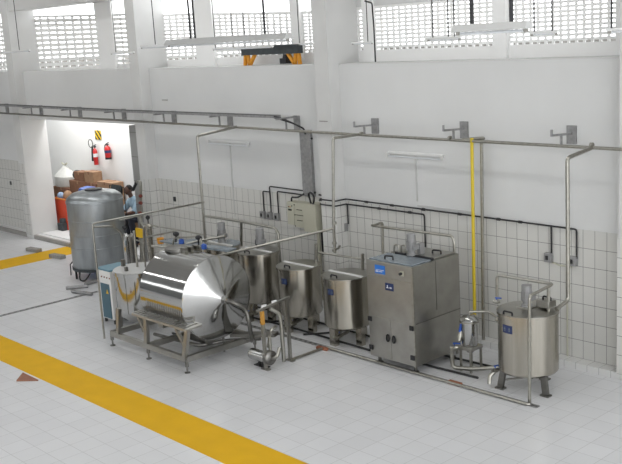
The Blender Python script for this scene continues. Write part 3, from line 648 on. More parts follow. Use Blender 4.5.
# floor pipe along the drain
yl = 10.02
pipe('floor_pipe', [FZ(529.5, 404, .03), FZ(527, 404.3, .03), FZ(326, 347.5, .03)], .018, 'pipe', 'long floor pipe running beside the drain up to the right-hand tank', bend=.02)
pipe('floor_pipe', [FZ(293, 359, .03), FZ(322, 348.5, .03)], .022, 'pipe', 'short floor pipe from the slim post stand to the drain', bend=0)
for px, py, rz, lb in ((322.5, 349.5, .1, 'small red brick at the corner of the floor pipe'), (455, 384.5, 0, 'small red brick under the floor pipe in front of the filter')):
    q = FZ(px, py); tag(obj('brick', MB().box((q.x, q.y, .022), (.22, .07, .044), rz), 'brick', bevel=.004), lb, 'brick')
for px, py, rz, lb in ((34, 251.5, .5, 'left of the two loose grey bricks by the yellow band at the left'), (57.5, 258, .5, 'right of the two loose grey bricks, lower down on the yellow band')):
    q = FZ(px, py); tag(obj('paving_brick', MB().box((q.x, q.y, .045), (.46, .16, .09), rz-.35), 'greybrick', bevel=.006), lb, 'brick')
q = [FZ(16.5, 381.5), FZ(38.5, 381), FZ(23, 373.5)]
tag(obj('tile_fragment', MB().prism([(p_.x, p_.y) for p_ in q], 0, .02), 'terracotta'), 'triangular brown broken tile lying below the yellow band', 'tile')
# dark hoses under the tanks
for Yh, lb in ((10.95, 'dark hose lying under the tanks close to the wall'), (10.45, 'dark hose lying under the front legs of the tank row')):
    tag(obj('floor_hose', MB().tube([(-14.6, Yh, .02), (-12, Yh+.04, .02), (-9.95, Yh-.02, .02), (-8.2, Yh+.05, .02)], .018, 8, .2), 'gap'), lb, 'hose')
for xx, lb in ((-11.5, 'dark hose crossing between the two lidded tanks'), (-12.65, 'dark hose crossing left of the second lidded tank')): tag(obj('floor_hose', MB().tube([(xx-.25, 10.35, .02), (xx+.1, 10.75, .02), (xx+.2, 11.3, .02)], .016, 8, .2), 'gap'), lb, 'hose')
# ------------------------------------------------------------------ butter churn
ax, az, R_ = 8.78, .99, .655
t = thing('butter_churn', 'big mirror-finish horizontal drum on a low steel frame', 'churn', (-12.9, 8.7, 0)); CH = t
XE, XW = -11.97, -13.20
dr = obj('drum', MB().lathe([(.03, XW-.20), (.12, XW-.19), (.50, XW-.05), (R_-.02, XW), (R_, XW+.03), (R_, XE-.03), (R_+.022, XE-.03), (R_+.022, XE)], (0, ax, az), 'X', 72), 'mirror', t, angle=25)
ec = obj('end_cone', MB().lathe([(R_+.018, XE), (R_-.02, XE+.015), (.14, XE+.17), (.07, XE+.19), (.06, XE+.26), (.01, XE+.265)], (0, ax, az), 'X', 72), 'mirror', t, angle=25)
obj('hub_bolt', MB().lathe([(.03, XE+.26), (.02, XE+.3)], (0, ax, az), 'X', 8), 'ochre', ec)
for k in range(3):
    a = 2*PI*k/3+.5; obj('hatch_clamp', MB().b2((-12.75-.06, ax-.04+k*.12, az+R_-.01), (-12.75+.06, ax+.02+k*.12, az+R_+.06)), 'pipe', dr)
obj('hatch', MB().lathe([(.20, 0), (.20, .045), (.16, .06), (.02, .065)], (-13.0, ax+.02, az+R_-.01), 'Z', 28), 'steeldark', dr)
# base frame
FX0, FX1, FY0, FY1, fz = -13.98, -11.82, 8.0, 9.35, .22
for a, b in (((FX0, FY0), (FX1, FY0)), ((FX1, FY0), (FX1, FY1)), ((FX1, FY1), (FX0, FY1)), ((FX0, FY1), (FX0, FY0)), ((-12.88, FY0), (-12.88, FY1))):
    obj('frame_rail', MB().bar((*a, fz), (*b, fz), .06, .09), 'steelbox', t)
for x in (FX0, -12.88, FX1):
    for y in (FY0, FY1): split('foot', MB().lathe([(.045, 0), (.045, .012), (.014, .02), (.014, .1), (.028, .1), (.028, fz)], (x, y, 0), 'Z', 12), 'steeldark', t)
# legs and braces up to the grille and the bearings
for x0, x1 in ((-13.75, -13.7), (-12.9, -12.88), (-11.86, -11.75)):
    obj('leg', MB().bar((x0, FY0, fz+.03), (x1, FY0+.02, .70), .08, .06), 'steelbox', t)
split('brace', MB().bar((-12.05, FY0+.02, .66), (-11.80, FY0, .40), .05).bar((-13.1, FY0+.02, .66), (-12.88, FY0, .42), .05), 'steelbox', t)
gr = MB(); gx0, gx1 = -13.25, -11.75
for z, y in ((.69, 8.0), (.71, 8.28)): gr.bar((gx0, y, z), (gx1, y, z), .035)
for x in (gx0, gx1): gr.bar((x, 8.0, .69), (x, 8.28, .71), .035)
for k in range(16): x = gx0+(k+.5)*(gx1-gx0)/16; gr.bar((x, 8.0, .695), (x, 8.28, .715), .036, .012)
obj('step_grille', gr, 'brightbar', t)
gr = MB()
for k in range(20):
    x = gx0+.25+(gx1-gx0-.55)*k/19; gr.tube([(x, 8.22, .70), (x, 8.11, .82), (x, 8.14, .95)], .012, 6, .05)
for z, y in ((.70, 8.22), (.95, 8.14)): gr.tube([(gx0+.25, y, z), (gx1-.30, y, z)], .009, 6)
obj('guard_grille', gr, 'steeldark', t)
obj('bearing_post', MB().bar((XW-.36, ax, fz), (XW-.36, ax, az+.03), .16, .14), 'steelbox', t)
obj('bearing_arm', MB().tube([(XE+.22, ax, az), (XE+.42, ax+.02, az-.02), FY(246, 309, 9.0), FY(249, 322, 9.0), FY(252, 342, 9.1), (FX1, 9.3, fz)], .034, 12, .12), 'steeldark', t)
obj('drive_box', MB().b2((-12.75, 8.72, .16), (-12.35, 9.15, .30)).b2((-12.7, 8.75, .3), (-12.45, 9.1, .38)), 'steeldark', t, .01)
obj('drive_motor', MB().lathe([(.09, -.16), (.11, -.15), (.11, .1), (.08, .12), (.03, .2)], (-12.3, 8.75, .28), 'X', 18), 'steeldark', t)
obj('drive_pipe', MB().tube([(-13.6, 8.6, .12), (-12.9, 8.62, .14), (-12.3, 8.6, .18), (-12.1, 9.0, .2), (-11.6, 9.3, .25)], .03, 10, .08).tube([(-12.05, 8.9, .05), (-12.05, 8.9, .4)], .018, 8), 'steeldark', t)
valve(t, (-13.0, 8.58, .18), (1, 0, 0), 'black', 1.0)
obj('lower_bar', MB().bar((-11.95, 9.0, .33), (-11.25, 9.35, .38), .16, .05), 'steeldark', t)
# pump and post stand at the right of the churn
q = FZ(263, 368)
t = thing('transfer_pump', 'small bright steel pump lying on the floor right of the churn', 'pump', (q.x, q.y, 0))
pz = .16; x, y = q.x, q.y+.05
mo = obj('motor_shell', MB().lathe([(.05, -.32), (.085, -.31), (.09, -.28), (.09, .02), (.075, .04)], (x, y, pz), 'X', 26), 'mirror', t)
obj('pump_head', MB().lathe([(.05, .03), (.055, .06), (.11, .07), (.115, .15), (.09, .17), (.04, .18)], (x, y, pz+.02), 'X', 24), 'steeldark', t)
obj('outlet', MB().tube([(x+.11, y+.03, pz+.1), (x+.11, y+.03, pz+.34)], .028, 10), 'pipe', t); obj('inlet', MB().tube([(x+.16, y, pz+.02), (x+.27, y+.02, pz+.05), (x+.25, y+.1, pz+.18)], .028, 10, .05), 'pipe', t)
split('base', MB().bar((x-.16, y-.02, .0), (x-.08, y, pz-.06), .05, .04).bar((x+.02, y, 0), (x-.05, y, pz-.06), .05, .04).b2((x-.22, y-.05, 0), (x+.06, y+.05, .015)), 'black', t)
p1 = FZ(266, 369.5); p2 = FZ(291.5, 361); 
t = thing('post_stand', 'open frame of two slim posts and a crossbar standing right of the churn', 'stand', (p1.x, (p1.y+p2.y)/2, 0))
z1 = 1.0
obj('post', MB().bar((p1.x, p1.y, 0), (p1.x, p1.y, z1-.05), .045), 'steelbox', t); obj('post', MB().bar((p1.x, p2.y, 0), (p1.x, p2.y, z1), .045), 'steelbox', t)
obj('post_tape', MB().bar((p1.x, p1.y, z1-.28), (p1.x, p1.y, z1-.07), .05), 'ochre', t)
obj('crossbar', MB().bar((p1.x, p1.y-.1, z1-.05), (p1.x, p2.y+.06, z1+.02), .035), 'steelbox', t)
for y in (p1.y, p2.y): split('foot', MB().b2((p1.x-.08, y-.035, 0), (p1.x+.08, y+.035, .02)), 'steelbox', t)
for dy in (.05, .26): obj('label_tag', MB().box((p1.x-.01, p1.y+dy, z1-.01+dy*.1), (.02, .09, .035)), 'white', t)
pipe('hose_pipe', [(p1.x-.02, p2.y-.12, 0.02), (p1.x-.02, p2.y-.12, .66), (p1.x-.03, p2.y-.14, .80), (p1.x-.08, p2.y-.28, .90)], .032, 'pipe', 'upright steel pipe with curved top standing inside the post stand')
pipe('hose_pipe', [(p1.x-.12, p1.y+.32, .55), (p1.x-.02, p1.y+.28, .62), (p1.x+.0, p1.y+.15, .60), (p1.x-.1, p1.y+.15, .30)], .022, 'pipe', 'small bent pipe with joints between the two slim posts')
# ------------------------------------------------------------------ left group: round vat, control box, columns
x, y, r = -14.55, 8.98, .425
t = thing('cheese_vat', 'round polished vat with open top left of the churn', 'vat', (x, y, 0))
obj('body', MB().lathe([(r*.3, .14), (r*.75, .17), (r*.97, .27), (r, .36), (r, 1.00), (r+.015, 1.00), (r+.015, 1.06), (r-.02, 1.06), (r-.02, .95), (.02, .93)], (x, y, 0), 'Z', 56), 'mirror', t)
obj('lid', MB().lathe([(r+.005, 1.061), (r+.005, 1.075), (r*.5, 1.09), (.02, 1.095)], (x, y, 0), 'Z', 48), 'duct', t)
for a_ in (-120, -30, 60, 150): a = math.radians(a_); obj('leg', MB().bar((x+math.cos(a)*(r-.05), y+math.sin(a)*(r-.05), .32), (x+math.cos(a)*(r-.02), y+math.sin(a)*(r-.02), 0), .07, .06), 'steelbox', t)
obj('stirrer', MB().tube([(x+.0, y, 1.08), (x, y, 1.75)], .02, 10).tube([(x+.14, y+.08, 1.08), (x+.14, y+.08, 1.55), (x, y+.02, 1.58)], .014, 8, .04), 'pipe', t)
split('rim_bracket', MB().b2((x-.35, y-.12, 1.06), (x-.29, y-.06, 1.2)).b2((x+.05, y-.3, 1.06), (x+.10, y-.25, 1.16)), 'steeldark', t)
obj('cable', MB().tube([(x-.40, y-.18, 1.0), (x-.43, y-.2, .8), (x-.36, y-.28, .68)], .008, 6, .05), 'gap', t)
Xa, Xb = -15.43, -14.99
t = thing('control_box', 'blue-grey control box with a small display left of the round vat', 'control box', ((Xa+Xb)/2, 8.9, 0))
y0c, y1c = 8.66, 9.14
obj('body', MB().b2((Xa, y0c, .09), (Xb, y1c, 1.0)), 'white', t, .008); obj('top', MB().b2((Xa-.01, y0c-.01, 1.0), (Xb+.01, y1c+.01, 1.03)), 'paleblue', t, .004)
dd = obj('door', MB().b2((Xa+.10, y0c-.012, .11), (Xb-.05, y0c, .76)), 'bluegrey', t, .003)
obj('warning_label', MB().prism([(Xa+.28, .58), (Xa+.36, .58), (Xa+.32, .66)], y0c-.016, y0c-.011, 'Y'), 'yellow', dd)
lights = MB()
for k in range(4): lights.lathe([(.014, -.012), (.014, 0)], (Xa+.16+.09*k, y0c, .88), 'Y', 10)
split('indicator', lights, 'red', t)
for fx in (Xa+.06, Xb-.06):
    for fy in (y0c+.06, y1c-.06): split('foot', MB().lathe([(.03, 0), (.03, .09)], (fx, fy, 0), 'Z', 10), 'black', t)
pf = FZ(104.5, 338.5)
pt = FY(97.5, 224, pf.y)
end = FX(204, 202, XA)
pipe('portal_pipe', [pf, (pf.x, pf.y, 2.04), end], .018, 'pipe', 'slim pipe rising before the control box and sloping across to the wall')
pipe('hose_pipe', [(pf.x, pf.y, 1.98), FY(112, 226, 8.5), FY(121, 231.5, 8.7), FY(123, 240, 8.8)], .018, 'pipe', 'curved thin pipe from the slim upright to the filter columns', bend=.15)
def column(px, ptop, pbot, Y, rad, label, mt='steel', cap=None):
    A = FY(px, ptop, Y); B = FY(px, pbot, Y); x = A.x; z0, z1 = B.z, A.z
    t = thing('filter_column', label, 'filter column', (x, Y, 0), 'slim filter columns left of the churn')
    obj('tube', MB().lathe([(rad*.5, z0-.05), (rad, z0), (rad, z1-.03), (rad*1.25, z1-.03), (rad*1.25, z1), (rad*.4, z1+.05)], (x, Y, 0), 'Z', 24), mt, t)
    obj('stand', MB().tube([(x, Y, 0), (x, Y, z0-.02)], .022, 10).lathe([(.1, 0), (.1, .012)], (x, Y, 0), 'Z', 16), 'pipe', t)
    if cap: obj('valve_knob', MB().tube([(x, Y, z1+.04), (x, Y, z1+.14)], .012, 8).ball((x, Y, z1+.17), .045, 12), cap, t)
    return t
column(125.5, 236, 268, 9.6, .062, 'bright slim filter column nearest the big grey tank', 'mirror', 'black')
column(131.5, 236, 270, 9.9, .062, 'dull slim filter column beside the bright one', 'steeldark')
column(148.5, 226, 258, 10.3, .065, 'slim filter column in front of the tiles, right of the yellow tag', 'steel', 'black')
q = FY(139, 233, 11.0)
yt = tag(obj('yellow_tag', MB().b2((q.x-.13, q.y, q.z-.10), (q.x+.13, q.y+.03, q.z+.10)), 'yellow'), 'yellow tag panel on a thin post between the slim filter columns', 'tag'); obj('post', MB().tube([(q.x, q.y+.05, 0), (q.x, q.y+.05, q.z+.08)], .015, 8), 'pipe', yt)
pipe('manifold_pipe', [FY(134, 216, 10.6), FY(139.5, 216, 10.6), FY(141, 222, 10.6), FY(144, 226, 10.6), FY(144, 262, 10.6)], .025, 'pipe', 'bent riser pipe with red joint near the slim filter columns', bend=.06)
pipe('manifold_pipe', [FY(143, 223.6, 10.9), FY(205, 235, 10.9)], .018, 'pipe', 'thin level pipe behind the churn from the filter columns to the right', bend=0)
pipe('manifold_pipe', [FY(146, 237, 10.0), FY(174, 231.5, 10.0)], .018, 'pipe', 'thin sloping pipe ending at the first black knob above the churn', bend=0)
pipe('manifold_pipe', [FY(120, 220, 10.0), FY(155, 211.5, 10.3)], .016, 'pipe', 'thin double line pipe below the sloping portal pipe', bend=0)
riser = pipe('riser_pipe', [FY(137, 182, 11.3), FY(140.5, 181.5, 11.3), Vector((FY(140.5, 260, 11.3).x, 11.3, 0))], .035, 'pipe', 'thick riser pipe with red valves in front of the second pillar')
pipe('riser_pipe', [FY(133, 190, 11.3), FY(137, 181.5, 11.3)], .035, 'black', 'black sloping hose at the head of the thick riser pipe', 'hose')
for px, py in ((140.5, 196), (140.5, 203), (140, 213)):
    q = FY(px, py, 11.27); obj('valve_knob', MB().lathe([(.03, -.04), (.04, -.02), (.04, .02), (.03, .04)], q, 'X', 12), 'red', riser)
# valve manifold with blue and black knobs behind the churn
t = thing('valve_manifold', 'tangle of pipes with black and blue valve knobs behind the churn drum', 'manifold', FY(190, 252, 9.75)*1.0)
Ym = 9.75
def mp(px, py, dy=0): return FY(px, py, Ym+dy)
obj('pipe', MB().tube([mp(152, 246), mp(185, 249), mp(218, 259)], .022, 10, .05), 'pipe', t)
obj('pipe', MB().tube([mp(160, 252, .1), mp(190, 243, .3), mp(225, 236, .5)], .022, 10, .05), 'pipe', t)
obj('pipe', MB().tube([mp(172, 250), mp(174, 238), mp(200, 236), mp(204, 256)], .018, 10, .08), 'pipe', t)
obj('cross_plate', MB().bar(mp(165, 240, .3), mp(200, 246, .3), .25, .03), 'film', t); obj('cross_plate', MB().bar(mp(195, 245, .1), mp(232, 250, .2), .22, .03), 'film', t)
for px, py, mt in ((176, 234, 'black'), (198.5, 237.5, 'black')): obj('valve_knob', MB().ball(mp(px, py), .055, 14, (1.3, 1, .8)).tube([mp(px, py), mp(px, py+8)], .016, 8), mt, t)
for px, py in ((181.5, 242), (204, 247)): obj('valve_knob', MB().lathe([(.035, -.04), (.05, -.03), (.05, .04), (.02, .06)], mp(px, py), 'Z', 12), 'blue', t)
obj('bucket', MB().lathe([(.06, -.05), (.07, .06)], mp(160.5, 241, .3), 'Z', 16), 'orange', t)
obj('mount', MB().tube([mp(190, 250), Vector((mp(190, 250).x, Ym, 0))], .03, 10), 'steeldark', t)
# ------------------------------------------------------------------ big grey tank
x, y, r = -18.66, 10.6, .61
t = thing('storage_tank', 'big upright galvanized grey tank with domed top at the left', 'tank', (x, y, 0))
prof = [(r*.6, .2), (r*.97, .24), (r, .27), (r, 1.66), (r+.012, 1.665), (r+.012, 1.715), (r, 1.72), (r*.985, 1.755), (r*.93, 1.80), (r*.78, 1.865), (r*.5, 1.905), (r*.25, 1.92)]
obj('body', MB().lathe(prof, (x, y, 0), 'Z', 64), 'galvtank', t)
for z in (.70, .98, 1.30): obj('hoop', MB().lathe([(r, z-.012), (r+.007, z-.006), (r+.007, z+.006), (r, z+.012)], (x, y, 0), 'Z', 64, False), 'galvtank', t)
obj('manhole', MB().lathe([(.19, 1.90), (.19, 1.94), (.17, 1.945)], (x, y, 0), 'Z', 28), 'black', t)
for a_ in (-150, -105, -40, 20, 110): a = math.radians(a_); px, py = x+math.cos(a)*(r-.04), y+math.sin(a)*(r-.04); obj('leg', MB().bar((px, py, 0), (px, py, .25), .035), 'black', t)
obj('skirt', MB().lathe([(r+.002, .20), (r+.014, .20), (r+.014, .26), (r+.002, .26)], (x, y, 0), 'Z', 64, False), 'greycloth', t)
obj('side_valve', MB().tube([(x-.34, y-.5, .36), (x-.36, y-.56, .3), (x-.34, y-.58, .06)], .014, 8), 'black', t)
obj('drain_hose', MB().tube([(x+.05, y-.55, .25), (x+.08, y-.62, .02), (x+.3, y-.6, .02), (x+.38, y-.5, .2)], .016, 8, .12), 'black', t)
for (a, b), lb in ((((66, 288), (88, 286)), 'short floor pipe piece with fittings at the end of the drain'), (((72, 291), (92, 294)), 'low floor pipe lying across the drain by the big tank'), (((85, 284), (103, 279)), 'low floor pipe leading under the big tank')):
    pipe('floor_pipe', [FZ(*a, .04), FZ(*b, .04)], .035, 'galv', lb, bend=0)
# ------------------------------------------------------------------ things in the recess
def carton(x0, x1, y0, y1, z0, z1, mt, label):
    t = tag(obj('cardboard_box', MB().b2((x0, y0, z0), (x1, y1, z1)), mt, bevel=.008), label, 'box', 'cardboard boxes piled in the recess')
    obj('tape', MB().b2(((x0+x1)/2-.03, y0-.003, z1-.08), ((x0+x1)/2+.03, y1, z1+.003)), 'card2' if mt == 'card' else 'card', t); return t
Yb = 12.9; F0 = CB+.02
def bx(pl, pr_, pt_, pb_): A, B = FY(pl, pt_, Yb), FY(pr_, pb_, Yb); return A.x, B.x, B.z, A.z
zs1 = FY(85, 190, Yb).z; zs2 = FY(85, 182, Yb).z; zs3 = FY(85, 173, Yb).z
xa = FY(53, 190, Yb).x
h1 = (zs2-F0)/3
for k, (m1, lb) in enumerate((('card', 'lowest carton of the pile behind the big grey tank'), ('card2', 'second carton from the floor behind the big grey tank'), ('card', 'third carton from the floor behind the big grey tank'))):
    carton(FY(70, 190, Yb).x, FY(86.5, 190, Yb).x, Yb, Yb+.5, F0+k*h1, F0+(k+1)*h1-.006, m1, lb)
for k, lb in enumerate(('lowest carton behind the red bin', 'middle carton behind the red bin', 'top carton of the stack behind the red bin, under the white sack')):
    h_ = (FY(60, 187, Yb).z-F0)/3; carton(xa, FY(69.5, 190, Yb).x, Yb, Yb+.5, F0+k*h_, F0+(k+1)*h_-.006, 'card', lb)
for k, lb in enumerate(('lowest carton at the right end of the pile', 'middle carton at the right end of the pile', 'pale top carton at the right end of the pile')):
    h_ = (FY(100, 181.5, Yb).z-F0)/3; carton(FY(97, 185, Yb).x, FY(112, 185, Yb).x, Yb, Yb+.35, F0+k*h_, F0+(k+1)*h_-.006, 'card2', lb)
h_ = (zs2-F0)/3
for k, lb in enumerate(('lowest carton just right of the pile middle', 'middle carton just right of the pile middle', 'upper carton just right of the pile middle')): carton(FY(87, 190, Yb).x, FY(96.5, 190, Yb).x, Yb, Yb+.5, F0+k*h_, F0+(k+1)*h_-.006, 'card', lb)
carton(FY(73.5, 178, Yb).x, FY(83, 178, Yb).x, Yb+.02, Yb+.3, zs2, zs3, 'card', 'left of the two cartons on top of the pile')
carton(FY(83.6, 178, Yb).x, FY(92.5, 178, Yb).x, Yb+.02, Yb+.3, zs2, zs3+.04, 'card2', 'right of the two cartons on top of the pile')
zz = FY(60, 187, Yb).z
A, B = FY(56.5, 176, Yb+.2), FY(72, 176, Yb+.2); x0, x1 = A.x, B.x; xc = (x0+x1)/2; zm = FY(64, 176, Yb+.2).z; zh = FY(62, 165.5, Yb+.2).z
sk = MB(); hw = (x1-x0)/2
pr_ = [(hw*.95, zz), (hw*1.02, zz+.05), (hw*1.0, zm), (hw*.55, zm+(zh-zm)*.5), (hw*.16, zh-.02), (hw*.13, zh)]
sk.lathe(pr_, (xc, Yb+.25, 0), 'Z', 20)
for v in sk.v: v.y = Yb+.25+(v.y-Yb-.25)*.6
s_ = tag(obj('white_sack', sk, 'bag'), 'translucent white sack standing on the cartons with its neck gathered', 'sack')
obj('hook', MB().tube([(xc-.14, Yb+.25, zh+.07), (xc-.05, Yb+.25, zh+.02), (xc+.05, Yb+.25, zh+.02), (xc+.14, Yb+.25, zh+.07)], .022, 8, .03), 'beige', s_)
q = FY(74.5, 180, Yb+.1); tag(obj('dark_bundle', MB().ball((q.x+.05, Yb+.18, zs2+.13), .16, 12, (1, .8, .85)), 'greycloth'), 'dark bundle squeezed between white sack and top cartons', 'bundle')
Yr = 12.65; A, B = FY(54.8, 205, Yr-.15), FY(66.0, 205, Yr-.15); zt = FY(61, 198.5, Yr-.15).z; x0, x1 = A.x, B.x
bn = MB(); 
for z, e in ((F0, .05), (zt, 0)):
    for px, py in ((x0+e, Yr-.15), (x1-e, Yr-.15), (x1-e, Yr+.2), (x0+e, Yr+.2)): bn.v.append(Vector((px, py, z)))
for z, e in ((zt, .02), (F0+.05, .07)):
    for px, py in ((x0+e, Yr-.15+.02), (x1-e, Yr-.15+.02), (x1-e, Yr+.18), (x0+e, Yr+.18)): bn.v.append(Vector((px, py, z)))
bn.f = [[3, 2, 1, 0]] + [[i+0, (i+1) % 4, (i+1) % 4+4, i+4] for i in range(4)] + [[4+i, 4+(i+1) % 4, 8+(i+1) % 4, 8+i] for i in range(4)] + [[8+i, 8+(i+1) % 4, 12+(i+1) % 4, 12+i] for i in range(4)] + [[12, 13, 14, 15]]
b_ = tag(obj('waste_bin', bn, 'orangered'), 'tall orange-red bin standing on the step left of the big tank', 'bin'); obj('rim', MB().b2((x0-.01, Yr-.165, zt-.03), (x1+.01, Yr-.15, zt)).b2((x0-.01, Yr-.15, zt-.03), (x0, Yr+.2, zt)), 'orange', b_)
tag(obj('plastic_bag', MB().ball((x0+.13, Yr+.0, zt+.02), .13, 12, (1, .8, .9)), 'bagblue'), 'pale blue plastic bag stuffed into the red bin', 'bag')
tag(obj('plastic_bag', MB().ball((x1-.15, Yr+.02, zt+.05), .16, 12, (.95, .8, 1)), 'card2'), 'beige crumpled bag stuffed into the red bin', 'bag')
q = FZ(63.5, 230, F0); t = tag(obj('engine_box', MB().b2((q.x-.12, q.y-.1, F0), (q.x+.14, q.y+.1, F0+.20)).b2((q.x-.06, q.y-.06, F0+.2), (q.x+.1, q.y+.06, F0+.32)), 'greycloth', bevel=.01), 'small dark grey device on the step in front of the red bin', 'device')
q = FY(80, 189, 11.9); bl = tag(obj('blue_drum', MB().lathe([(.2, F0), (.22, F0+.1), (.22, q.z-.05), (.2, q.z), (.05, q.z+.04)], (q.x, 12.1, 0), 'Z', 24), 'blue'), 'blue barrel whose lid shows above the big grey tank', 'barrel')
# fire extinguishers and hazard sign
YW = 13.5
def extinguisher(px, py0, py1, tilt, r, label, horn):
    A = FY(px, py0, YW-.1); B = FY(px, py1, YW-.1); z0, z1 = B.z, A.z; x = A.x
    t = thing('fire_extinguisher', label, 'fire extinguisher', (x, YW-.1, z0), 'fire extinguishers on the recess wall')
    h = z1-z0
    obj('cylinder', MB().lathe([(r*.8, 0), (r, .03), (r, h*.72), (r*.7, h*.82), (r*.3, h*.88), (r*.3, h*.95)], (x, YW-.1, z0), 'Z', 20), 'redp', t)
    obj('base_band', MB().lathe([(r*1.01, .0), (r*1.03, .05)], (x, YW-.1, z0), 'Z', 20), 'black' if not horn else 'redp', t)
    obj('valve_head', MB().b2((x-.03, YW-.12, z0+h*.92), (x+.05, YW-.08, z0+h)).bar((x-.05, YW-.1, z0+h), (x+.08, YW-.1, z0+h+.04), .02), 'black', t)
    obj('label_band', MB().lathe([(r*1.02, h*.42), (r*1.02, h*.6)], (x, YW-.1, z0), 'Z', 20), 'navy' if not horn else 'label', t)
    if horn:
        ring = [(x-.20+.11*math.cos(k*PI/8), YW-.1, z1+.06+.11*math.sin(k*PI/8)) for k in range(16)]
        obj('hose', MB().tube(ring, .012, 6, closed=True), 'black', t); obj('horn', MB().lathe([(.02, h*.98), (.035, h*.8), (.05, h*.2)], (x-r-.03, YW-.12, z0), 'Z', 12), 'black', t)
    else: obj('hose', MB().tube([(x, YW-.1, z1), (x-.1, YW-.1, z1-.02), (x-.13, YW-.12, z1-.15), (x-.1, YW-.12, z1-.28)], .015, 6, .06), 'black', t)
extinguisher(94.5, 146, 164.5, 0, .062, 'left fire extinguisher, slim with a black horn and looped hose', True)
extinguisher(107, 144, 159, 0, .085, 'right fire extinguisher, stouter with a blue label', False)
q = FY(98, 135, YW-.015); tag(obj('hazard_sign', MB().box((q.x, q.y, q.z), (.30, .012, .25)), 'hazard'), 'yellow and black striped hazard sign above the fire extinguishers', 'sign')
# ------------------------------------------------------------------ person bending beyond the big tank
HP = FY(128.6, 191, 12.45); hx, hy, hz = HP
t = thing('person', 'person in a light blue shirt and dark trousers sitting low behind the big grey tank', 'person', (hx+.1, hy+.2, .12))
F_ = .12-hz
J = {'pel': (.12, .27, -.64), 'sp': (.10, .22, -.47), 'ch': (.05, .10, -.28), 'nk': (.02, .045, -.15), 'hd': (0, 0, 0),
     'sL': (-.13, .11, -.26), 'eL': (-.18, -.06, -.48), 'wL': (-.06, -.26, -.55), 'sR': (.23, .10, -.26), 'eR': (.29, -.09, -.48), 'wR': (.13, -.27, -.52),
     'hL': (.03, .25, -.67), 'kL': (-.07, -.17, -.66), 'aL': (-.06, -.06, F_+.09), 'tL': (-.08, -.20, F_+.035), 'hR': (.21, .25, -.67), 'kR': (.25, -.18, -.66), 'aR': (.24, -.05, F_+.09), 'tR': (.27, -.20, F_+.035)}
def jw(k): a = J[k]; return Vector((hx+a[0], hy+a[1], hz+a[2]))
body = MB()
def seg(ks, rs): 
    P = []; R = []
    for i in range(len(ks)-1):
        a, b = jw(ks[i]), jw(ks[i+1])
        for s_ in range(5): f = s_/5; P.append(a.lerp(b, f)); R.append(rs[i]+(rs[i+1]-rs[i])*f)
    P.append(jw(ks[-1])); R.append(rs[-1]); body.tube(P, R, 14)
seg(['pel', 'sp', 'ch', 'nk', 'hd'], [.15, .14, .13, .055, .06])
for s_ in 'LR': seg(['ch', 's'+s_, 'e'+s_, 'w'+s_], [.09, .065, .045, .03]); seg(['pel', 'h'+s_, 'k'+s_, 'a'+s_, 't'+s_], [.11, .10, .065, .045, .04])
hd = jw('hd'); body.ball(hd+Vector((0, -.02, .02)), .102, 18, (.82, .95, 1.12)); body.ball(hd+Vector((0, -.12, .0)), .02, 8, (1, 1, 1.3)); body.ball(hd+Vector((.088, 0, .01)), .025, 8, (.4, 1, 1.3)); body.ball(hd+Vector((-.088, 0, .01)), .025, 8, (.4, 1, 1.3))
for s_ in 'LR':
    w_ = jw('w'+s_); body.ball(w_+Vector((0, -.03, -.01)), .04, 10, (.95, 1.25, .6))
    for k in range(4): body.tube([w_+Vector((-.03+.021*k, -.05, -.01)), w_+Vector((-.03+.021*k, -.10, -.02)), w_+Vector((-.03+.021*k, -.125+.006*abs(k-1.5), -.055))], [.010, .009, .007], 6)
    body.tube([w_+Vector((.03, -.02, -.01)), w_+Vector((.06, -.06, -.03))], [.011, .009], 6)
bo = obj('body', body, 'skin', t)
rm = bo.modifiers.new('merge', 'REMESH'); rm.mode = 'VOXEL'; rm.voxel_size = .012; rm.use_smooth_shade = True
sh = MB(); body_, body = body, sh
seg(['pel', 'sp', 'ch', 'nk'], [.165, .165, .15, .07])
for s_ in 'LR': seg(['ch', 's'+s_, 'e'+s_], [.10, .085, .065])
so = obj('shirt', sh, 'shirt', t); rm = so.modifiers.new('merge', 'REMESH'); rm.mode = 'VOXEL'; rm.voxel_size = .014; rm.use_smooth_shade = True
body = MB()
for s_ in 'LR': seg(['pel', 'h'+s_, 'k'+s_, 'a'+s_], [.16, .125, .085, .065])
so = obj('trousers', body, 'trousers', t); rm = so.modifiers.new('merge', 'REMESH'); rm.mode = 'VOXEL'; rm.voxel_size = .014; rm.use_smooth_shade = True
obj('hair', MB().ball(hd+Vector((0, .012, .05)), .105, 18, (.85, .95, 1.0)), 'hair', t)
for e_ in (-.033, .033): obj('eye', MB().ball(hd+Vector((e_, -.106, .03)), .009, 8), 'black', t)
obj('mouth', MB().ball(hd+Vector((0, -.098, -.048)), .02, 10, (1.1, .5, .3)), 'red', t)
tag(obj('crate', MB().b2((hx-.12, hy+.08, .12), (hx+.36, hy+.5, hz-.81)), 'card2', bevel=.01), 'low crate that the crouching person sits on', 'crate')
for s_ in 'LR': obj('shoe', MB().ball(jw('t'+s_)+Vector((0, .03, .0)), .065, 12, (.85, 2.0, .6)), 'black', t)
jz = FY(117, 187, 11.5).z+.03; ja, jb = FY(112, 187, 11.5).x, FY(121.5, 190, 11.5).x
jk = MB(); nseg = 12
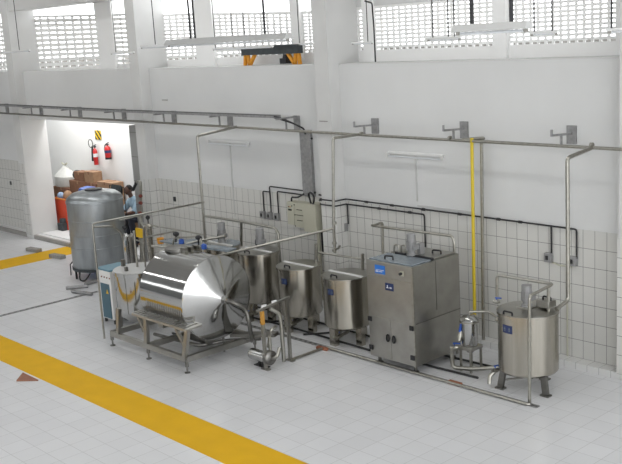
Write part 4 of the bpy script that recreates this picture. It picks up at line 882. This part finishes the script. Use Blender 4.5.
for k in range(nseg+1):
    x_ = ja+(jb-ja)*k/nseg; w_ = .012*math.sin(k*1.7); d_ = .26+.05*math.sin(k*.9)
    for y_, z_ in ((-.035+w_, -d_), (-.03+w_, -.04), (0, .02), (.03+w_, -.04), (.035-w_, -d_*.8), (.022-w_, -d_*.8), (.018+w_, -.05), (0, .0), (-.018+w_, -.05), (-.022+w_, -d_)): jk.v.append(Vector((x_, 11.5+y_, jz+z_)))
for k in range(nseg):
    for m_ in range(10): a_, b_ = k*10+m_, k*10+(m_+1) % 10; jk.f.append([a_, b_, b_+10, a_+10])
jk.f += [list(range(10))[::-1], [nseg*10+m_ for m_ in range(10)]]
tag(obj('dark_jacket', jk, 'greycloth'), 'dark grey jacket draped over the low rail behind the big tank', 'jacket')
tag(obj('barrier_rail', MB().tube([(FY(110, 190, 11.5).x, 11.5, F0*0), (FY(110, 190, 11.5).x, 11.5, jz-.012), (FY(124, 190, 11.5).x, 11.5, jz-.012), (FY(124, 190, 11.5).x, 11.5, 0)], .012, 8), 'gap'), 'low dark rail behind the big tank carrying the jacket', 'rail')
# ------------------------------------------------------------------ light
sc = bpy.context.scene
wd = bpy.data.worlds.new('daylight'); sc.world = wd; wd.use_nodes = True
bg = wd.node_tree.nodes['Background']; bg.inputs['Color'].default_value = (.97, .985, 1.0, 1); bg.inputs['Strength'].default_value = 1.9
def area(name, loc, rot, sx, sy, e, col=(1, .99, .97)):
    l = bpy.data.lights.new(name, 'AREA'); l.shape = 'RECTANGLE'; l.size = sx; l.size_y = sy; l.energy = e; l.color = col
    o = bpy.data.objects.new(name, l); C.objects.link(o); o.location = loc; o.rotation_euler = rot; return o
for x in (-24, -17, -10, -3):
    for y, e_ in ((2.0, 55), (9.5, 30)): area('ceiling_fill', (x, y, 7.3), (0, 0, 0), 5, .25, e_)  # unseen strips added to light the hall and put streaks on the steel
area('recess_fill', (-22.2, 12.8, 4.3), (0, 0, 0), 5, .3, 54)  # unseen fill added to brighten the recess
sc.view_settings.view_transform = 'Standard'; sc.view_settings.look = 'None'; sc.view_settings.exposure = .80; sc.view_settings.gamma = 1
